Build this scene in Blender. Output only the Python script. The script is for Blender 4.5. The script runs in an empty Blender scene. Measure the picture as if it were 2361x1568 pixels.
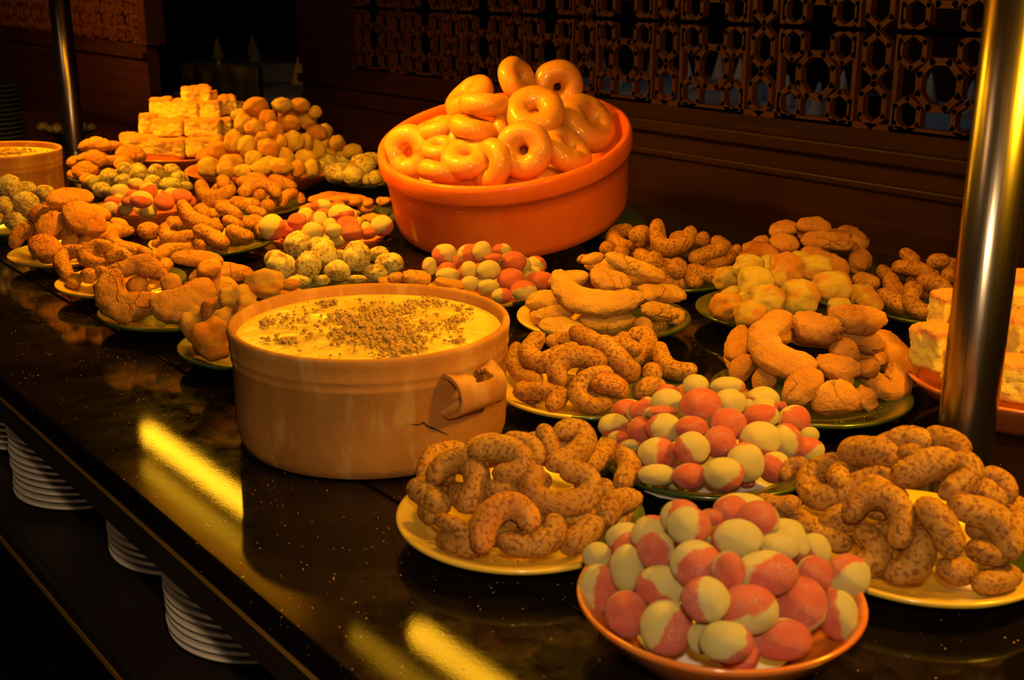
import bpy, bmesh, math, random
from mathutils import Vector, Matrix, noise
random.seed(7)
V = Vector
scene = bpy.context.scene
C = scene.collection
PI = math.pi

# ------------------------------------------------------------------ camera
FPX, CX, CY = 2763.0, 1180.5, 784.0
TH, AZ, TOP, CAMH = math.radians(17.1), math.radians(38.26), 0.90, 0.45
RIGHT = V((math.sin(AZ), math.cos(AZ), 0))
F0 = V((-math.cos(AZ), math.sin(AZ), 0))
FWD = F0*math.cos(TH) + V((0, 0, -math.sin(TH)))
UPV = F0*math.sin(TH) + V((0, 0, math.cos(TH)))
CAM = V((0, 0, TOP+CAMH))
cd = bpy.data.cameras.new('camera')
cam = bpy.data.objects.new('camera', cd); C.objects.link(cam)
m3 = Matrix((RIGHT, UPV, -FWD)).transposed()
cam.matrix_world = Matrix.Translation(CAM) @ m3.to_4x4()
cd.sensor_width = 36; cd.lens = FPX/2361*36; cd.clip_start = 0.02; cd.clip_end = 60
cd.dof.use_dof = True; cd.dof.focus_distance = 1.45; cd.dof.aperture_fstop = 11
scene.camera = cam

# ------------------------------------------------------------------ world, exposure, lights
vs = scene.view_settings
vs.view_transform = 'Standard'; vs.look = 'None'; vs.gamma = 1; vs.use_curve_mapping = False
vs.exposure = 0.0
scene.cycles.use_denoising = True
scene.cycles.max_bounces = 6; scene.cycles.diffuse_bounces = 3; scene.cycles.glossy_bounces = 4
scene.cycles.sample_clamp_indirect = 4
w = bpy.data.worlds.new('room_dark'); scene.world = w; w.use_nodes = True
w.node_tree.nodes['Background'].inputs[0].default_value = (1.0, .62, .40, 1)
w.node_tree.nodes['Background'].inputs[1].default_value = 0.010

def area(name, loc, target, sx, sy, col, power, spread=180):
    l = bpy.data.lights.new(name, 'AREA'); l.shape = 'RECTANGLE'; l.size = sx; l.size_y = sy
    l.color = col; l.energy = power; l.spread = math.radians(spread)
    o = bpy.data.objects.new(name, l); C.objects.link(o); o.location = loc
    o.rotation_euler = (V(target)-V(loc)).to_track_quat('-Z', 'Y').to_euler()
    return o
def spot(name, loc, target, col, power, ang, blend=.8, rad=.05):
    l = bpy.data.lights.new(name, 'SPOT'); l.color = col; l.energy = power; l.spot_size = math.radians(ang)
    l.spot_blend = blend; l.shadow_soft_size = rad
    o = bpy.data.objects.new(name, l); C.objects.link(o); o.location = loc
    o.rotation_euler = (V(target)-V(loc)).to_track_quat('-Z', 'Y').to_euler()
    return o
AMBER = (1.0, .465, .008)
ORANGE = (1.0, .375, .006)
TUBE_STRENGTH = 19.0
# the photographer's small lamp on the camera: weak and neutral
area('camera_flash', CAM + UPV*.10 + RIGHT*.03, (-1.0, .8, .9), .05, .03, (1.0, .68, .34), 5.6)
# added weak fill from high before the counter, no real lamp known there
area('room_fill', (-1.6, -1.2, 2.6), (-1.6, .4, .6), .5, .5, (1.0, .58, .25), 3.0)
# orange warming lamps hung from the canopy over the far and the rear half
spot('warming_lamp_far', (-2.65, .80, 1.47), (-2.60, .90, .9), ORANGE, 40, 130)
spot('warming_lamp_middle', (-1.70, .85, 1.50), (-1.70, .95, .9), ORANGE, 44, 130)
spot('warming_lamp_near', (-.75, 1.10, 1.50), (-.90, 1.25, .9), ORANGE, 10, 140)
spot('warming_lamp_right', (-.22, 1.0, 1.50), (-.50, .72, .9), AMBER, 28, 130)
spot('front_fill', (-.95, .72, 1.50), (-.92, .66, .9), AMBER, 14, 130)  # added fill that brightens the custard and the plates round it
spot('left_wall_fill', (-4.3, .95, 1.50), (-4.9, 1.5, 1.0), ORANGE, 50, 150)  # added fill past the canopy's end, brightens the left wall
spot('screen_fill', (-2.0, 2.55, 2.3), (-1.7, 1.8, 1.1), (1.0, .5, .2), 1.5, 120)  # added spot aimed at the fretwork, not hung from the canopy
spot('dining_fill', (-3.6, 4.2, 2.8), (-3.6, 4.6, .7), (.80, .88, 1.0), 8, 150)  # added bluish fill so the tables beyond the screen show

# ------------------------------------------------------------------ node helpers
def newmat(name):
    m = bpy.data.materials.new(name); m.use_nodes = True
    nt = m.node_tree; nt.nodes.clear()
    out = nt.nodes.new('ShaderNodeOutputMaterial'); b = nt.nodes.new('ShaderNodeBsdfPrincipled')
    nt.links.new(b.outputs[0], out.inputs[0])
    return m, nt, b
def N(nt, t, **kw):
    n = nt.nodes.new(t)
    for k, v in kw.items():
        if k in n.bl_rna.properties: setattr(n, k, v)
        else: n.inputs[k].default_value = v
    return n
def L(nt, a, b): nt.links.new(a, b)
def coords(nt, scale=1.0, rnd=True, obj=True):
    tc = N(nt, 'ShaderNodeTexCoord'); o = tc.outputs['Object']
    if rnd:
        oi = N(nt, 'ShaderNodeObjectInfo'); mul = N(nt, 'ShaderNodeMath', operation='MULTIPLY'); mul.inputs[1].default_value = 37.0
        L(nt, oi.outputs['Random'], mul.inputs[0])
        add = N(nt, 'ShaderNodeVectorMath', operation='ADD'); L(nt, o, add.inputs[0]); L(nt, mul.outputs[0], add.inputs[1]); o = add.outputs[0]
    return o
def ns(nt, vec, scale, detail=3, rough=.5, dist=0):
    n = N(nt, 'ShaderNodeTexNoise'); n.inputs['Scale'].default_value = scale; n.inputs['Detail'].default_value = detail
    n.inputs['Roughness'].default_value = rough; n.inputs['Distortion'].default_value = dist
    L(nt, vec, n.inputs['Vector']); return n.outputs['Fac']
def vor(nt, vec, scale, feature='F1', rand=1.0):
    n = N(nt, 'ShaderNodeTexVoronoi', feature=feature); n.inputs['Scale'].default_value = scale; n.inputs['Randomness'].default_value = rand
    L(nt, vec, n.inputs['Vector']); return n.outputs['Distance']
def ramp(nt, fac, stops):
    r = N(nt, 'ShaderNodeValToRGB'); e = r.color_ramp.elements
    while len(e) < len(stops): e.new(.5)
    for i, (p, c) in enumerate(stops):
        e[i].position = p; e[i].color = (c, c, c, 1) if isinstance(c, (int, float)) else (*c, 1)
    L(nt, fac, r.inputs[0]); return r.outputs[0]
def mix(nt, fac, a, b):
    n = N(nt, 'ShaderNodeMix', data_type='RGBA')
    for s, v in ((0, fac), (6, a), (7, b)):
        if hasattr(v, 'links') or hasattr(v, 'is_linked'): L(nt, v, n.inputs[s])
        elif s == 0: n.inputs[0].default_value = v
        else: n.inputs[s].default_value = (*v, 1)
    return n.outputs[2]
def math_(nt, op, a, b=0.0, c=0.0, clamp=False):
    n = N(nt, 'ShaderNodeMath', operation=op); n.use_clamp = clamp
    for i, v in enumerate((a, b, c)):
        if hasattr(v, 'is_linked'): L(nt, v, n.inputs[i])
        else: n.inputs[i].default_value = v
    return n.outputs[0]
def bump(nt, b, h, strength=.5, dist=.002, prev=None):
    n = N(nt, 'ShaderNodeBump'); n.inputs['Strength'].default_value = strength; n.inputs['Distance'].default_value = dist
    L(nt, h, n.inputs['Height'])
    if prev is not None: L(nt, prev, n.inputs['Normal'])
    L(nt, n.outputs[0], b.inputs['Normal']); return n.outputs[0]
def setp(b, **kw):
    names = dict(rough='Roughness', metal='Metallic', spec='Specular IOR Level', coat='Coat Weight', coatr='Coat Roughness', sss='Subsurface Weight', aniso='Anisotropic')
    for k, v in kw.items():
        if k == 'col': b.inputs['Base Color'].default_value = (*v, 1)
        else: b.inputs[names[k]].default_value = v

M = {}
# speckled almond dough
def m_horn(name, base, light, dark):
    m, nt, b = newmat(name); v = coords(nt)
    big = ns(nt, v, 28, 3); fine = ns(nt, v, 330, 3, .6)
    c = mix(nt, ramp(nt, big, [(.35, 0), (.65, 1)]), base, light)
    sp = ramp(nt, ns(nt, v, 280, 2, .6, 0), [(.52, 0), (.60, 1)])
    c = mix(nt, math_(nt, 'MULTIPLY', sp, .75), c, dark)
    L(nt, c, b.inputs['Base Color'])
    setp(b, rough=.62, spec=.28)
    cr = ramp(nt, vor(nt, v, 42, 'DISTANCE_TO_EDGE'), [(.0, 0), (.04, 1)])
    msk = ramp(nt, ns(nt, v, 17, 2), [(.5, 1), (.6, 0)])
    crm = math_(nt, 'MAXIMUM', cr, msk)
    p = bump(nt, b, fine, .45, .003)
    p = bump(nt, b, ns(nt, v, 110, 3), .35, .004, p)
    bump(nt, b, crm, .5, .002, p)
    return m
M['horn'] = m_horn('speckled_dough', (.32, .135, .019), (.45, .22, .036), (.13, .028, .004))
M['horn_brown'] = m_horn('browned_dough', (.42, .15, .02), (.54, .22, .03), (.18, .04, .005))
def m_biscuit(name, base, light, crust):
    m, nt, b = newmat(name); v = coords(nt)
    c = mix(nt, ramp(nt, ns(nt, v, 24, 4), [(.35, 0), (.65, 1)]), base, light)
    c = mix(nt, ramp(nt, ns(nt, v, 11, 3), [(.55, 0), (.72, .75)]), c, crust)
    L(nt, c, b.inputs['Base Color']); setp(b, rough=.7, spec=.2)
    n1 = N(nt, 'ShaderNodeVectorMath', operation='ADD')
    nn = N(nt, 'ShaderNodeTexNoise'); nn.inputs['Scale'].default_value = 60; L(nt, v, nn.inputs['Vector'])
    sc = N(nt, 'ShaderNodeVectorMath', operation='SCALE'); sc.inputs['Scale'].default_value = .012; L(nt, nn.outputs['Color'], sc.inputs[0])
    L(nt, v, n1.inputs[0]); L(nt, sc.outputs[0], n1.inputs[1])
    cr = ramp(nt, vor(nt, n1.outputs[0], 34, 'DISTANCE_TO_EDGE'), [(.0, 0), (.035, 1)])
    msk = ramp(nt, ns(nt, v, 22, 2), [(.52, 1), (.60, 0)])
    p = bump(nt, b, ns(nt, v, 240, 4, .75), .6, .004)
    p = bump(nt, b, ns(nt, v, 75, 4, .65), .55, .008, p)
    bump(nt, b, math_(nt, 'MAXIMUM', cr, msk), .8, .003, p)
    return m
M['biscuit'] = m_biscuit('sand_biscuit', (.45, .185, .03), (.55, .26, .05), (.34, .10, .014))
M['biscuit_pale'] = m_biscuit('pale_biscuit', (.55, .28, .045), (.62, .35, .07), (.48, .22, .035))
# two-tone sugared sweets: the pink half and the cream half are the dough's own colours
def m_sweet():
    m, nt, b = newmat('sugared_two_tone_sweet'); tc = N(nt, 'ShaderNodeTexCoord')
    at = N(nt, 'ShaderNodeAttribute', attribute_type='OBJECT', attribute_name='pink_side')
    d = N(nt, 'ShaderNodeVectorMath', operation='DOT_PRODUCT'); L(nt, tc.outputs['Object'], d.inputs[0]); L(nt, at.outputs['Vector'], d.inputs[1])
    v = coords(nt)
    f = math_(nt, 'ADD', d.outputs['Value'], math_(nt, 'MULTIPLY', math_(nt, 'SUBTRACT', ns(nt, v, 1.6, 3), .5), .9))
    f = ramp(nt, math_(nt, 'MULTIPLY_ADD', f, 1.0, .5), [(.45, 0), (.58, 1)])
    cream = mix(nt, ns(nt, v, 2, 2), (.82, .68, .24), (.90, .77, .32))
    pink = mix(nt, ns(nt, v, 3, 3), (.80, .13, .09), (.86, .20, .13))
    c = mix(nt, f, cream, pink)
    sug = ramp(nt, ns(nt, v, 24, 2, .7), [(.55, 0), (.63, .95)])
    c = mix(nt, math_(nt, 'MULTIPLY', sug, ramp(nt, ns(nt, v, 1.3, 2), [(.45, .1), (.65, 1)])), c, (.9, .84, .78))
    L(nt, c, b.inputs['Base Color']); setp(b, rough=.5, spec=.45)
    bump(nt, b, ns(nt, v, 34, 2, .7), .8, .0045)
    return m
M['sweet'] = m_sweet()
def m_dusted():
    m, nt, b = newmat('icing_dusted_ball'); v = coords(nt)
    e = vor(nt, v, 3.6, 'DISTANCE_TO_EDGE'); n = ns(nt, v, 4.2, 5, .75)
    f = ramp(nt, math_(nt, 'ADD', math_(nt, 'MULTIPLY', n, .8), math_(nt, 'MULTIPLY', ns(nt, v, 1.1, 2), .5)), [(.60, 0), (.74, 1)])
    c = mix(nt, f, (.80, .70, .28), (.30, .16, .04))
    c = mix(nt, ramp(nt, e, [(0, .6), (.05, 0)]), c, (.85, .78, .42))
    L(nt, c, b.inputs['Base Color']); setp(b, rough=.85, spec=.15)
    bump(nt, b, n, .8, .008); return m
M['dusted'] = m_dusted()
def m_coconut(name, pale, gold):
    m, nt, b = newmat(name); v = coords(nt)
    oi = N(nt, 'ShaderNodeObjectInfo')
    f = math_(nt, 'MULTIPLY_ADD', math_(nt, 'SUBTRACT', oi.outputs['Random'], .5), .42, ns(nt, v, 1.1, 3, .6))
    c = mix(nt, ramp(nt, f, [(.42, 0), (.62, 1)]), pale, gold)
    L(nt, c, b.inputs['Base Color']); setp(b, rough=.75, spec=.2)
    bump(nt, b, ns(nt, v, 14, 5, .8), .8, .008); return m
M['coconut'] = m_coconut('golden_coconut', (.88, .66, .13), (.82, .34, .05))
M['toasted'] = m_coconut('toasted_coconut', (.90, .50, .08), (.84, .28, .03))
M['puff'] = m_coconut('baked_golden_ball', (.90, .62, .12), (.84, .36, .06))
def m_cake():
    m, nt, b = newmat('yellow_sponge_cake'); tc = N(nt, 'ShaderNodeTexCoord'); v = coords(nt)
    s = N(nt, 'ShaderNodeSeparateXYZ'); L(nt, tc.outputs['Generated'], s.inputs[0])
    z = math_(nt, 'ADD', s.outputs['Z'], math_(nt, 'MULTIPLY', math_(nt, 'SUBTRACT', ns(nt, v, 90, 3), .5), .28))
    f = ramp(nt, z, [(.0, .9), (.13, 0), (.72, 0), (.84, 1)])
    crumb = mix(nt, ns(nt, v, 130, 4), (.84, .60, .10), (.92, .72, .16))
    L(nt, mix(nt, f, crumb, (.72, .30, .08)), b.inputs['Base Color']); setp(b, rough=.85, spec=.12)
    bump(nt, b, ns(nt, v, 190, 5, .75), .9, .004); return m
M['cake'] = m_cake()
def m_donut():
    m, nt, b = newmat('glazed_doughnut'); v = coords(nt)
    L(nt, mix(nt, ramp(nt, ns(nt, v, 26, 3), [(.4, 0), (.65, 1)]), (.70, .33, .05), (.60, .22, .03)), b.inputs['Base Color'])
    setp(b, rough=.38, spec=.5, coat=.6, coatr=.12)
    bump(nt, b, ns(nt, v, 70, 3), .25, .003); return m
M['donut'] = m_donut()
def m_clay(name, a, c2, rough, coat=0, bs=.3, streak=0):
    m, nt, b = newmat(name); v = coords(nt, rnd=False)
    mp = N(nt, 'ShaderNodeMapping'); mp.inputs['Scale'].default_value = (1, 1, .35 if streak else 1); L(nt, v, mp.inputs[0])
    c = mix(nt, ramp(nt, ns(nt, mp.outputs[0], 14, 4, .6), [(.35, 0), (.68, 1)]), a, c2)
    if streak:
        c = mix(nt, ramp(nt, ns(nt, mp.outputs[0], 38, 3, .6), [(.52, 0), (.66, .55)]), c, (.54, .32, .10))
        c = mix(nt, ramp(nt, ns(nt, v, 420, 2), [(.70, 0), (.74, .5)]), c, (.25, .12, .05))
    L(nt, c, b.inputs['Base Color']); setp(b, rough=rough, coat=coat, coatr=.12, spec=.3)
    bump(nt, b, ns(nt, v, 60, 5, .6), bs, .002); return m
M['clay_orange'] = m_clay('orange_terracotta', (.76, .125, .012), (.84, .19, .022), .5, .15)
M['clay_beige'] = m_clay('beige_clay', (.32, .125, .022), (.43, .19, .038), .8, 0, .4, 1)
M['clay_glaze'] = m_clay('glazed_terracotta', (.56, .135, .02), (.64, .19, .032), .3, .7, .1)
def m_plate():
    m, nt, b = newmat('yellow_green_glaze'); tc = N(nt, 'ShaderNodeTexCoord')
    s = N(nt, 'ShaderNodeSeparateXYZ'); L(nt, tc.outputs['Object'], s.inputs[0])
    at = N(nt, 'ShaderNodeAttribute', attribute_type='OBJECT', attribute_name='green_from')
    x = math_(nt, 'ADD', s.outputs['X'], math_(nt, 'MULTIPLY', ns(nt, tc.outputs['Object'], 30, 2), .004))
    f = math_(nt, 'GREATER_THAN', math_(nt, 'SUBTRACT', x, at.outputs['Fac']), 0.0)
    n = ns(nt, tc.outputs['Object'], 26, 4)
    y = mix(nt, n, (.70, .43, .04), (.76, .52, .07)); g = mix(nt, n, (.028, .050, .007), (.065, .095, .016))
    L(nt, mix(nt, f, y, g), b.inputs['Base Color']); setp(b, rough=.3, coat=.8, coatr=.08, spec=.5)
    bump(nt, b, n, .08, .002); return m
M['plate'] = m_plate()
def m_simple(name, col, rough=.5, metal=0, **k):
    m, nt, b = newmat(name); v = coords(nt, rnd=False)
    d = tuple(x*.8 for x in col)
    L(nt, mix(nt, ns(nt, v, 20, 3), col, d), b.inputs['Base Color']); setp(b, rough=rough, metal=metal, **k); return m
M['porcelain'] = m_simple('white_porcelain', (.82, .76, .72), .3, coat=.3)
M['stoneware'] = m_simple('dark_stoneware', (.10, .11, .12), .4)
M['cloth'] = m_simple('white_cloth', (.30, .32, .36), .9)
M['napkin'] = m_simple('folded_napkin', (.55, .50, .44), .9)
M['chair'] = m_simple('dark_chair_wood', (.012, .009, .008), .6)
M['floor'] = m_simple('dark_carpet', (.020, .012, .009), .95)
M['sugar'] = m_simple('loose_sugar', (.80, .74, .72), .6)
M['brass_edge'] = m_simple('brown_edge_strip', (.34, .19, .03), .35, spec=.4)
M['black_edge'] = m_simple('black_lacquer', (.006, .005, .004), .18)
M['shelf'] = m_simple('dark_shelf_board', (.022, .014, .010), .45)
M['housing'] = m_simple('canopy_metal', (.42, .30, .14), .5, metal=.9)
M['crumb'] = m_simple('cinnamon_crumb', (.42, .24, .045), .9)
M['biscuit_crumb'] = m_simple('biscuit_crumb', (.66, .42, .16), .9)
def m_steel():
    m, nt, b = newmat('brushed_steel'); tc = N(nt, 'ShaderNodeTexCoord')
    mp = N(nt, 'ShaderNodeMapping'); mp.inputs['Scale'].default_value = (1, 1, .02); L(nt, tc.outputs['Object'], mp.inputs[0])
    n = ns(nt, mp.outputs[0], 900, 2)
    L(nt, ramp(nt, n, [(.3, (.36, .30, .24)), (.7, (.50, .42, .34))]), b.inputs['Base Color'])
    setp(b, metal=1, rough=.25); bump(nt, b, n, .06, .001); return m
M['steel'] = m_steel()
def m_granite():
    m, nt, b = newmat('black_granite'); v = coords(nt, rnd=False)
    speck = ramp(nt, vor(nt, v, 260), [(.0, 1), (.12, 1), (.16, 0)])
    rare = ramp(nt, ns(nt, v, 95, 1), [(.625, 0), (.665, 1)])
    c = mix(nt, math_(nt, 'MULTIPLY', speck, rare), (.004, .003, .0022), (.80, .55, .32))
    brn = ramp(nt, ns(nt, v, 8, 4, .6), [(.45, 0), (.7, 1)])
    c = mix(nt, math_(nt, 'MULTIPLY', brn, .10), c, (.06, .03, .012))
    L(nt, c, b.inputs['Base Color'])
    sm = ramp(nt, ns(nt, v, 7, 4, .65), [(.38, .02), (.66, .07)])
    L(nt, sm, b.inputs['Roughness']); b.inputs['Specular IOR Level'].default_value = .24
    p = bump(nt, b, ns(nt, v, 420, 3, .7), .02, .001)
    bump(nt, b, ns(nt, v, 30, 2), .012, .002, p)
    # a thin greasy film that scatters the lamps' reflection
    L(nt, ramp(nt, ns(nt, v, 26, 5, .75, .6), [(.40, .0), (.68, .20)]), b.inputs['Coat Weight']); b.inputs['Coat Roughness'].default_value = .30; b.inputs['Coat IOR'].default_value = 1.5
    return m
M['granite'] = m_granite()
def m_wood(name, a, c2, rough=.45):
    m, nt, b = newmat(name); v = coords(nt, rnd=False)
    mp = N(nt, 'ShaderNodeMapping'); mp.inputs['Scale'].default_value = (1, 4, 12); L(nt, v, mp.inputs[0])
    L(nt, mix(nt, ramp(nt, ns(nt, mp.outputs[0], 3, 5, .65), [(.3, 0), (.7, 1)]), a, c2), b.inputs['Base Color'])
    setp(b, rough=rough, spec=.3); bump(nt, b, ns(nt, mp.outputs[0], 9, 4), .1, .002); return m
M['wood'] = m_wood('dark_red_wood', (.022, .0065, .0025), (.048, .015, .005))
M['fret'] = m_wood('fretwork_wood', (.075, .024, .006), (.12, .042, .012))
def m_custard():
    m, nt, b = newmat('set_custard'); v = coords(nt, rnd=False)
    ln = N(nt, 'ShaderNodeVectorMath', operation='LENGTH'); L(nt, v, ln.inputs[0])
    mid = ramp(nt, ln.outputs['Value'], [(.07, 1), (.12, 0)])
    st = ramp(nt, math_(nt, 'ADD', ns(nt, v, 55, 5, .75), math_(nt, 'MULTIPLY', math_(nt, 'SUBTRACT', ns(nt, v, 14, 2), .5), .5)), [(.42, 0), (.58, .9)])
    c = mix(nt, ramp(nt, ns(nt, v, 22, 5, .7), [(.45, 0), (.62, 1)]), (.82, .60, .09), (.72, .48, .06))
    L(nt, mix(nt, math_(nt, 'MULTIPLY', mid, st), c, (.50, .30, .05)), b.inputs['Base Color'])
    setp(b, rough=.35, coat=.5, coatr=.2, spec=.5)
    p = bump(nt, b, ns(nt, v, 70, 5, .7), .5, .004); bump(nt, b, ns(nt, v, 300, 3, .7), .3, .002, p); return m
M['custard'] = m_custard()
def m_tube(name, k):
    m = bpy.data.materials.new(name); m.use_nodes = True; nt = m.node_tree; nt.nodes.clear()
    o = nt.nodes.new('ShaderNodeOutputMaterial'); e = nt.nodes.new('ShaderNodeEmission')
    e.inputs[0].default_value = (1.0, .46, .012, 1); e.inputs[1].default_value = TUBE_STRENGTH*k; L(nt, e.outputs[0], o.inputs[0]); return m
M['tube'] = m_tube('lit_tube', 1.0); M['tube_dim'] = m_tube('dim_lit_tube', .22)

# ------------------------------------------------------------------ object helpers
def link(name, me, mat, parent=None, loc=None, smooth=True):
    if mat is not None and not me.materials: me.materials.append(mat)
    if smooth:
        me.polygons.foreach_set('use_smooth', [True]*len(me.polygons))
    o = bpy.data.objects.new(name, me); C.objects.link(o)
    if loc is not None: o.location = loc
    if parent is not None: o.parent = parent
    return o
def tag(o, label, cat, group=None, kind=None):
    o['label'] = label; o['category'] = cat
    if group: o['group'] = group
    if kind: o['kind'] = kind
    return o
def struct(o, kind='structure', label=None):
    o['kind'] = kind
    if label: o['label'] = label
    return o
def empty(name, loc=(0, 0, 0), parent=None):
    o = bpy.data.objects.new(name, None); o.empty_display_size = .02; C.objects.link(o); o.location = loc
    if parent: o.parent = parent
    return o
def box_mesh(x0, x1, y0, y1, z0, z1, bev=0, o=(0, 0, 0)):
    me = bpy.data.meshes.new('m'); bm = bmesh.new()
    vs_ = [bm.verts.new((x-o[0], y-o[1], z-o[2])) for x in (x0, x1) for y in (y0, y1) for z in (z0, z1)]
    for f in ((0, 1, 3, 2), (4, 6, 7, 5), (0, 4, 5, 1), (2, 3, 7, 6), (0, 2, 6, 4), (1, 5, 7, 3)): bm.faces.new([vs_[i] for i in f])
    if bev: bmesh.ops.bevel(bm, geom=list(bm.edges), offset=bev, segments=2, affect='EDGES', profile=.5)
    bmesh.ops.recalc_face_normals(bm, faces=bm.faces); bm.to_mesh(me); bm.free(); return me
def box(name, x0, x1, y0, y1, z0, z1, mat, parent=None, bev=0):
    c = V(((x0+x1)/2, (y0+y1)/2, z0))
    o = link(name, box_mesh(x0, x1, y0, y1, z0, z1, bev, c), mat, None, c, smooth=False)
    if parent: o.parent = parent; o.location = c - parent.location
    return o
def lathe_mesh(prof, seg=96, wob=0, seed=0):
    me = bpy.data.meshes.new('m'); vs_, fs = [], []
    n = len(prof)
    for i in range(seg):
        a = 2*PI*i/seg
        for j, (r, z) in enumerate(prof):
            k = 1 + (wob*noise.noise(V((math.cos(a)*1.3, math.sin(a)*1.3, z*6+seed))) if wob else 0)
            vs_.append((r*k*math.cos(a), r*k*math.sin(a), z))
    for i in range(seg):
        i2 = (i+1) % seg
        for j in range(n-1): fs.append((i*n+j, i2*n+j, i2*n+j+1, i*n+j+1))
    me.from_pydata(vs_, [], fs)
    bm = bmesh.new(); bm.from_mesh(me); bmesh.ops.remove_doubles(bm, verts=bm.verts, dist=1e-6)
    bmesh.ops.recalc_face_normals(bm, faces=bm.faces); bm.to_mesh(me); bm.free()
    return me
def ray(x, y): return (RIGHT*(x-CX) + UPV*(CY-y) + FWD*FPX).normalized()
def project(p):
    v = p-CAM; k = v.dot(FWD); return CX+FPX*v.dot(RIGHT)/k, CY-FPX*v.dot(UPV)/k
def on_z(x, y, z): d = ray(x, y); return CAM + d*((z-CAM.z)/d.z)
def on_y(x, y, Y): d = ray(x, y); return CAM + d*(Y/d.y)

# ------------------------------------------------------------------ room shell
X0, X1 = -11.0, 1.6
struct(box('floor', X0, X1, -2.2, 7.0, -.1, 0, M['floor']))
struct(box('ceiling', X0, X1, -2.2, 7.0, 2.9, 3.0, M['shelf']))
struct(box('wall_far', X0, X1, 7.0, 7.1, 0, 2.9, M['wood']))
struct(box('wall_left', X0-.1, X0, -2.2, 7.0, 0, 2.9, M['wood']))
struct(box('wall_right', X1, X1+.1, -2.2, 7.0, 0, 2.9, M['wood']))
WY = 1.78; LB = 1.088
wall = empty('wall_back', (0, WY, 0)); struct(wall)
def wpart(n, x0, x1, z0, z1, y0=WY, y1=WY+.045, mat='wood', bev=.0):
    return box(n, x0, x1, y0, y1, z0, z1, M[mat], wall, bev)
PX = -2.987
wpart('lower_panel', -3.27, X1, 0, LB)
wpart('corner_post', -3.27, PX, LB, 2.9, WY-.012, WY+.06)
wpart('top_panel', PX, X1, LB+.166*3+.02, 2.9)
wpart('ledge', -3.27, X1, 1.035, 1.060, WY-.022, WY-.001, bev=.004)
wpart('ledge', -3.27, X1, .985, 1.0, WY-.012, WY-.001, bev=.004)
wpart('lower_panel', X0, -4.47, 0, LB)
wpart('top_panel', X0, -4.47, LB+.166*3+.02, 2.9)
wpart('end_post', -4.50, -4.43, LB, 2.9, WY-.012, WY+.06)
wpart('ledge', X0, -4.47, 1.035, 1.060, WY-.022, WY-.001, bev=.004)
wpart('lintel', -4.47, -3.27, 2.2, 2.9)

# fretwork screens: octagon rings with petals, narrow columns of long hexagons between
def fret_panel(name, xa, xb, xring, parent):
    me = bpy.data.meshes.new('m'); vs_, fs = [], []
    d, wdt = .016, .011
    def bar(p, q, wd=wdt):
        p, q = V(p), V(q); t = (q-p)
        if t.length < 1e-5: return
        if min(p.x, q.x) < xa-.001 or max(p.x, q.x) > xb+.001: return
        t.normalize(); n = V((-t.y, t.x)); k = len(vs_); e = wd*.38
        for s in (p - t*e, q + t*e):
            for a, b2 in ((-1, 0), (1, 0), (1, 1), (-1, 1)):
                vs_.append((s.x+n.x*wd*.5*a, (WY+.008) + d*b2, s.y+n.y*wd*.5*a))
        for f in ((0, 1, 5, 4), (1, 2, 6, 5), (2, 3, 7, 6), (3, 0, 4, 7), (0, 3, 2, 1), (4, 5, 6, 7)): fs.append(tuple(k+i for i in f))
    for row in range(3):
        zc = LB + .083 + .166*row; hw, hh = .083, .083
        i0 = int((xa-xring)/.25)-1; i1 = int((xb-xring)/.25)+2
        for i in range(i0, i1):
            xc = xring + .25*i
            P = lambda r, a: (xc+r*math.cos(a), zc+r*math.sin(a))
            for k in range(8):
                a = PI/8 + k*PI/4
                bar(P(.041, a), P(.041, a+PI/4), .012)
            for sx in (-1, 1):
                for sz in (-1, 1):
                    hx = [(xc+sx*.0555+.0265*math.sin(q*PI/3), zc+sz*.0535+.0285*math.cos(q*PI/3)) for q in range(6)]
                    for q in range(6): bar(hx[q], hx[(q+1) % 6], .009)
            # frame round the ring module
            for sx in (-1, 1):
                bar((xc+sx*hw, zc-hh), (xc+sx*hw, zc+hh), .009)
            bar((xc-hw, zc-hh), (xc+hw, zc-hh), .009); bar((xc-hw, zc+hh), (xc+hw, zc+hh), .009)
            # narrow column to the right: two long hexagons
            xm = xc+.125; s = .024
            for zz in (zc-.042, zc+.042):
                pts = [(xm, zz-.036), (xm+s, zz-.018), (xm+s, zz+.018), (xm, zz+.036), (xm-s, zz+.018), (xm-s, zz-.018)]
                for k in range(6): bar(pts[k], pts[(k+1) % 6], .010)
            bar((xm, zc-.006), (xm, zc+.006))
    k = wdt
    for z in (LB, LB+.166*3): bar((xa, z), (xb, z), .02)
    me.from_pydata([(x, y-WY, z) for x, y, z in vs_], [], fs)
    o = link(name, me, M['fret'], parent, smooth=False); o.location = (0, 0, 0); o['kind'] = 'stuff'
    return o
fret_panel('fretwork_screen', PX, X1, -1.388, wall)
fret_panel('fretwork_screen', -6.4, -4.50, -4.70, wall)

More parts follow.
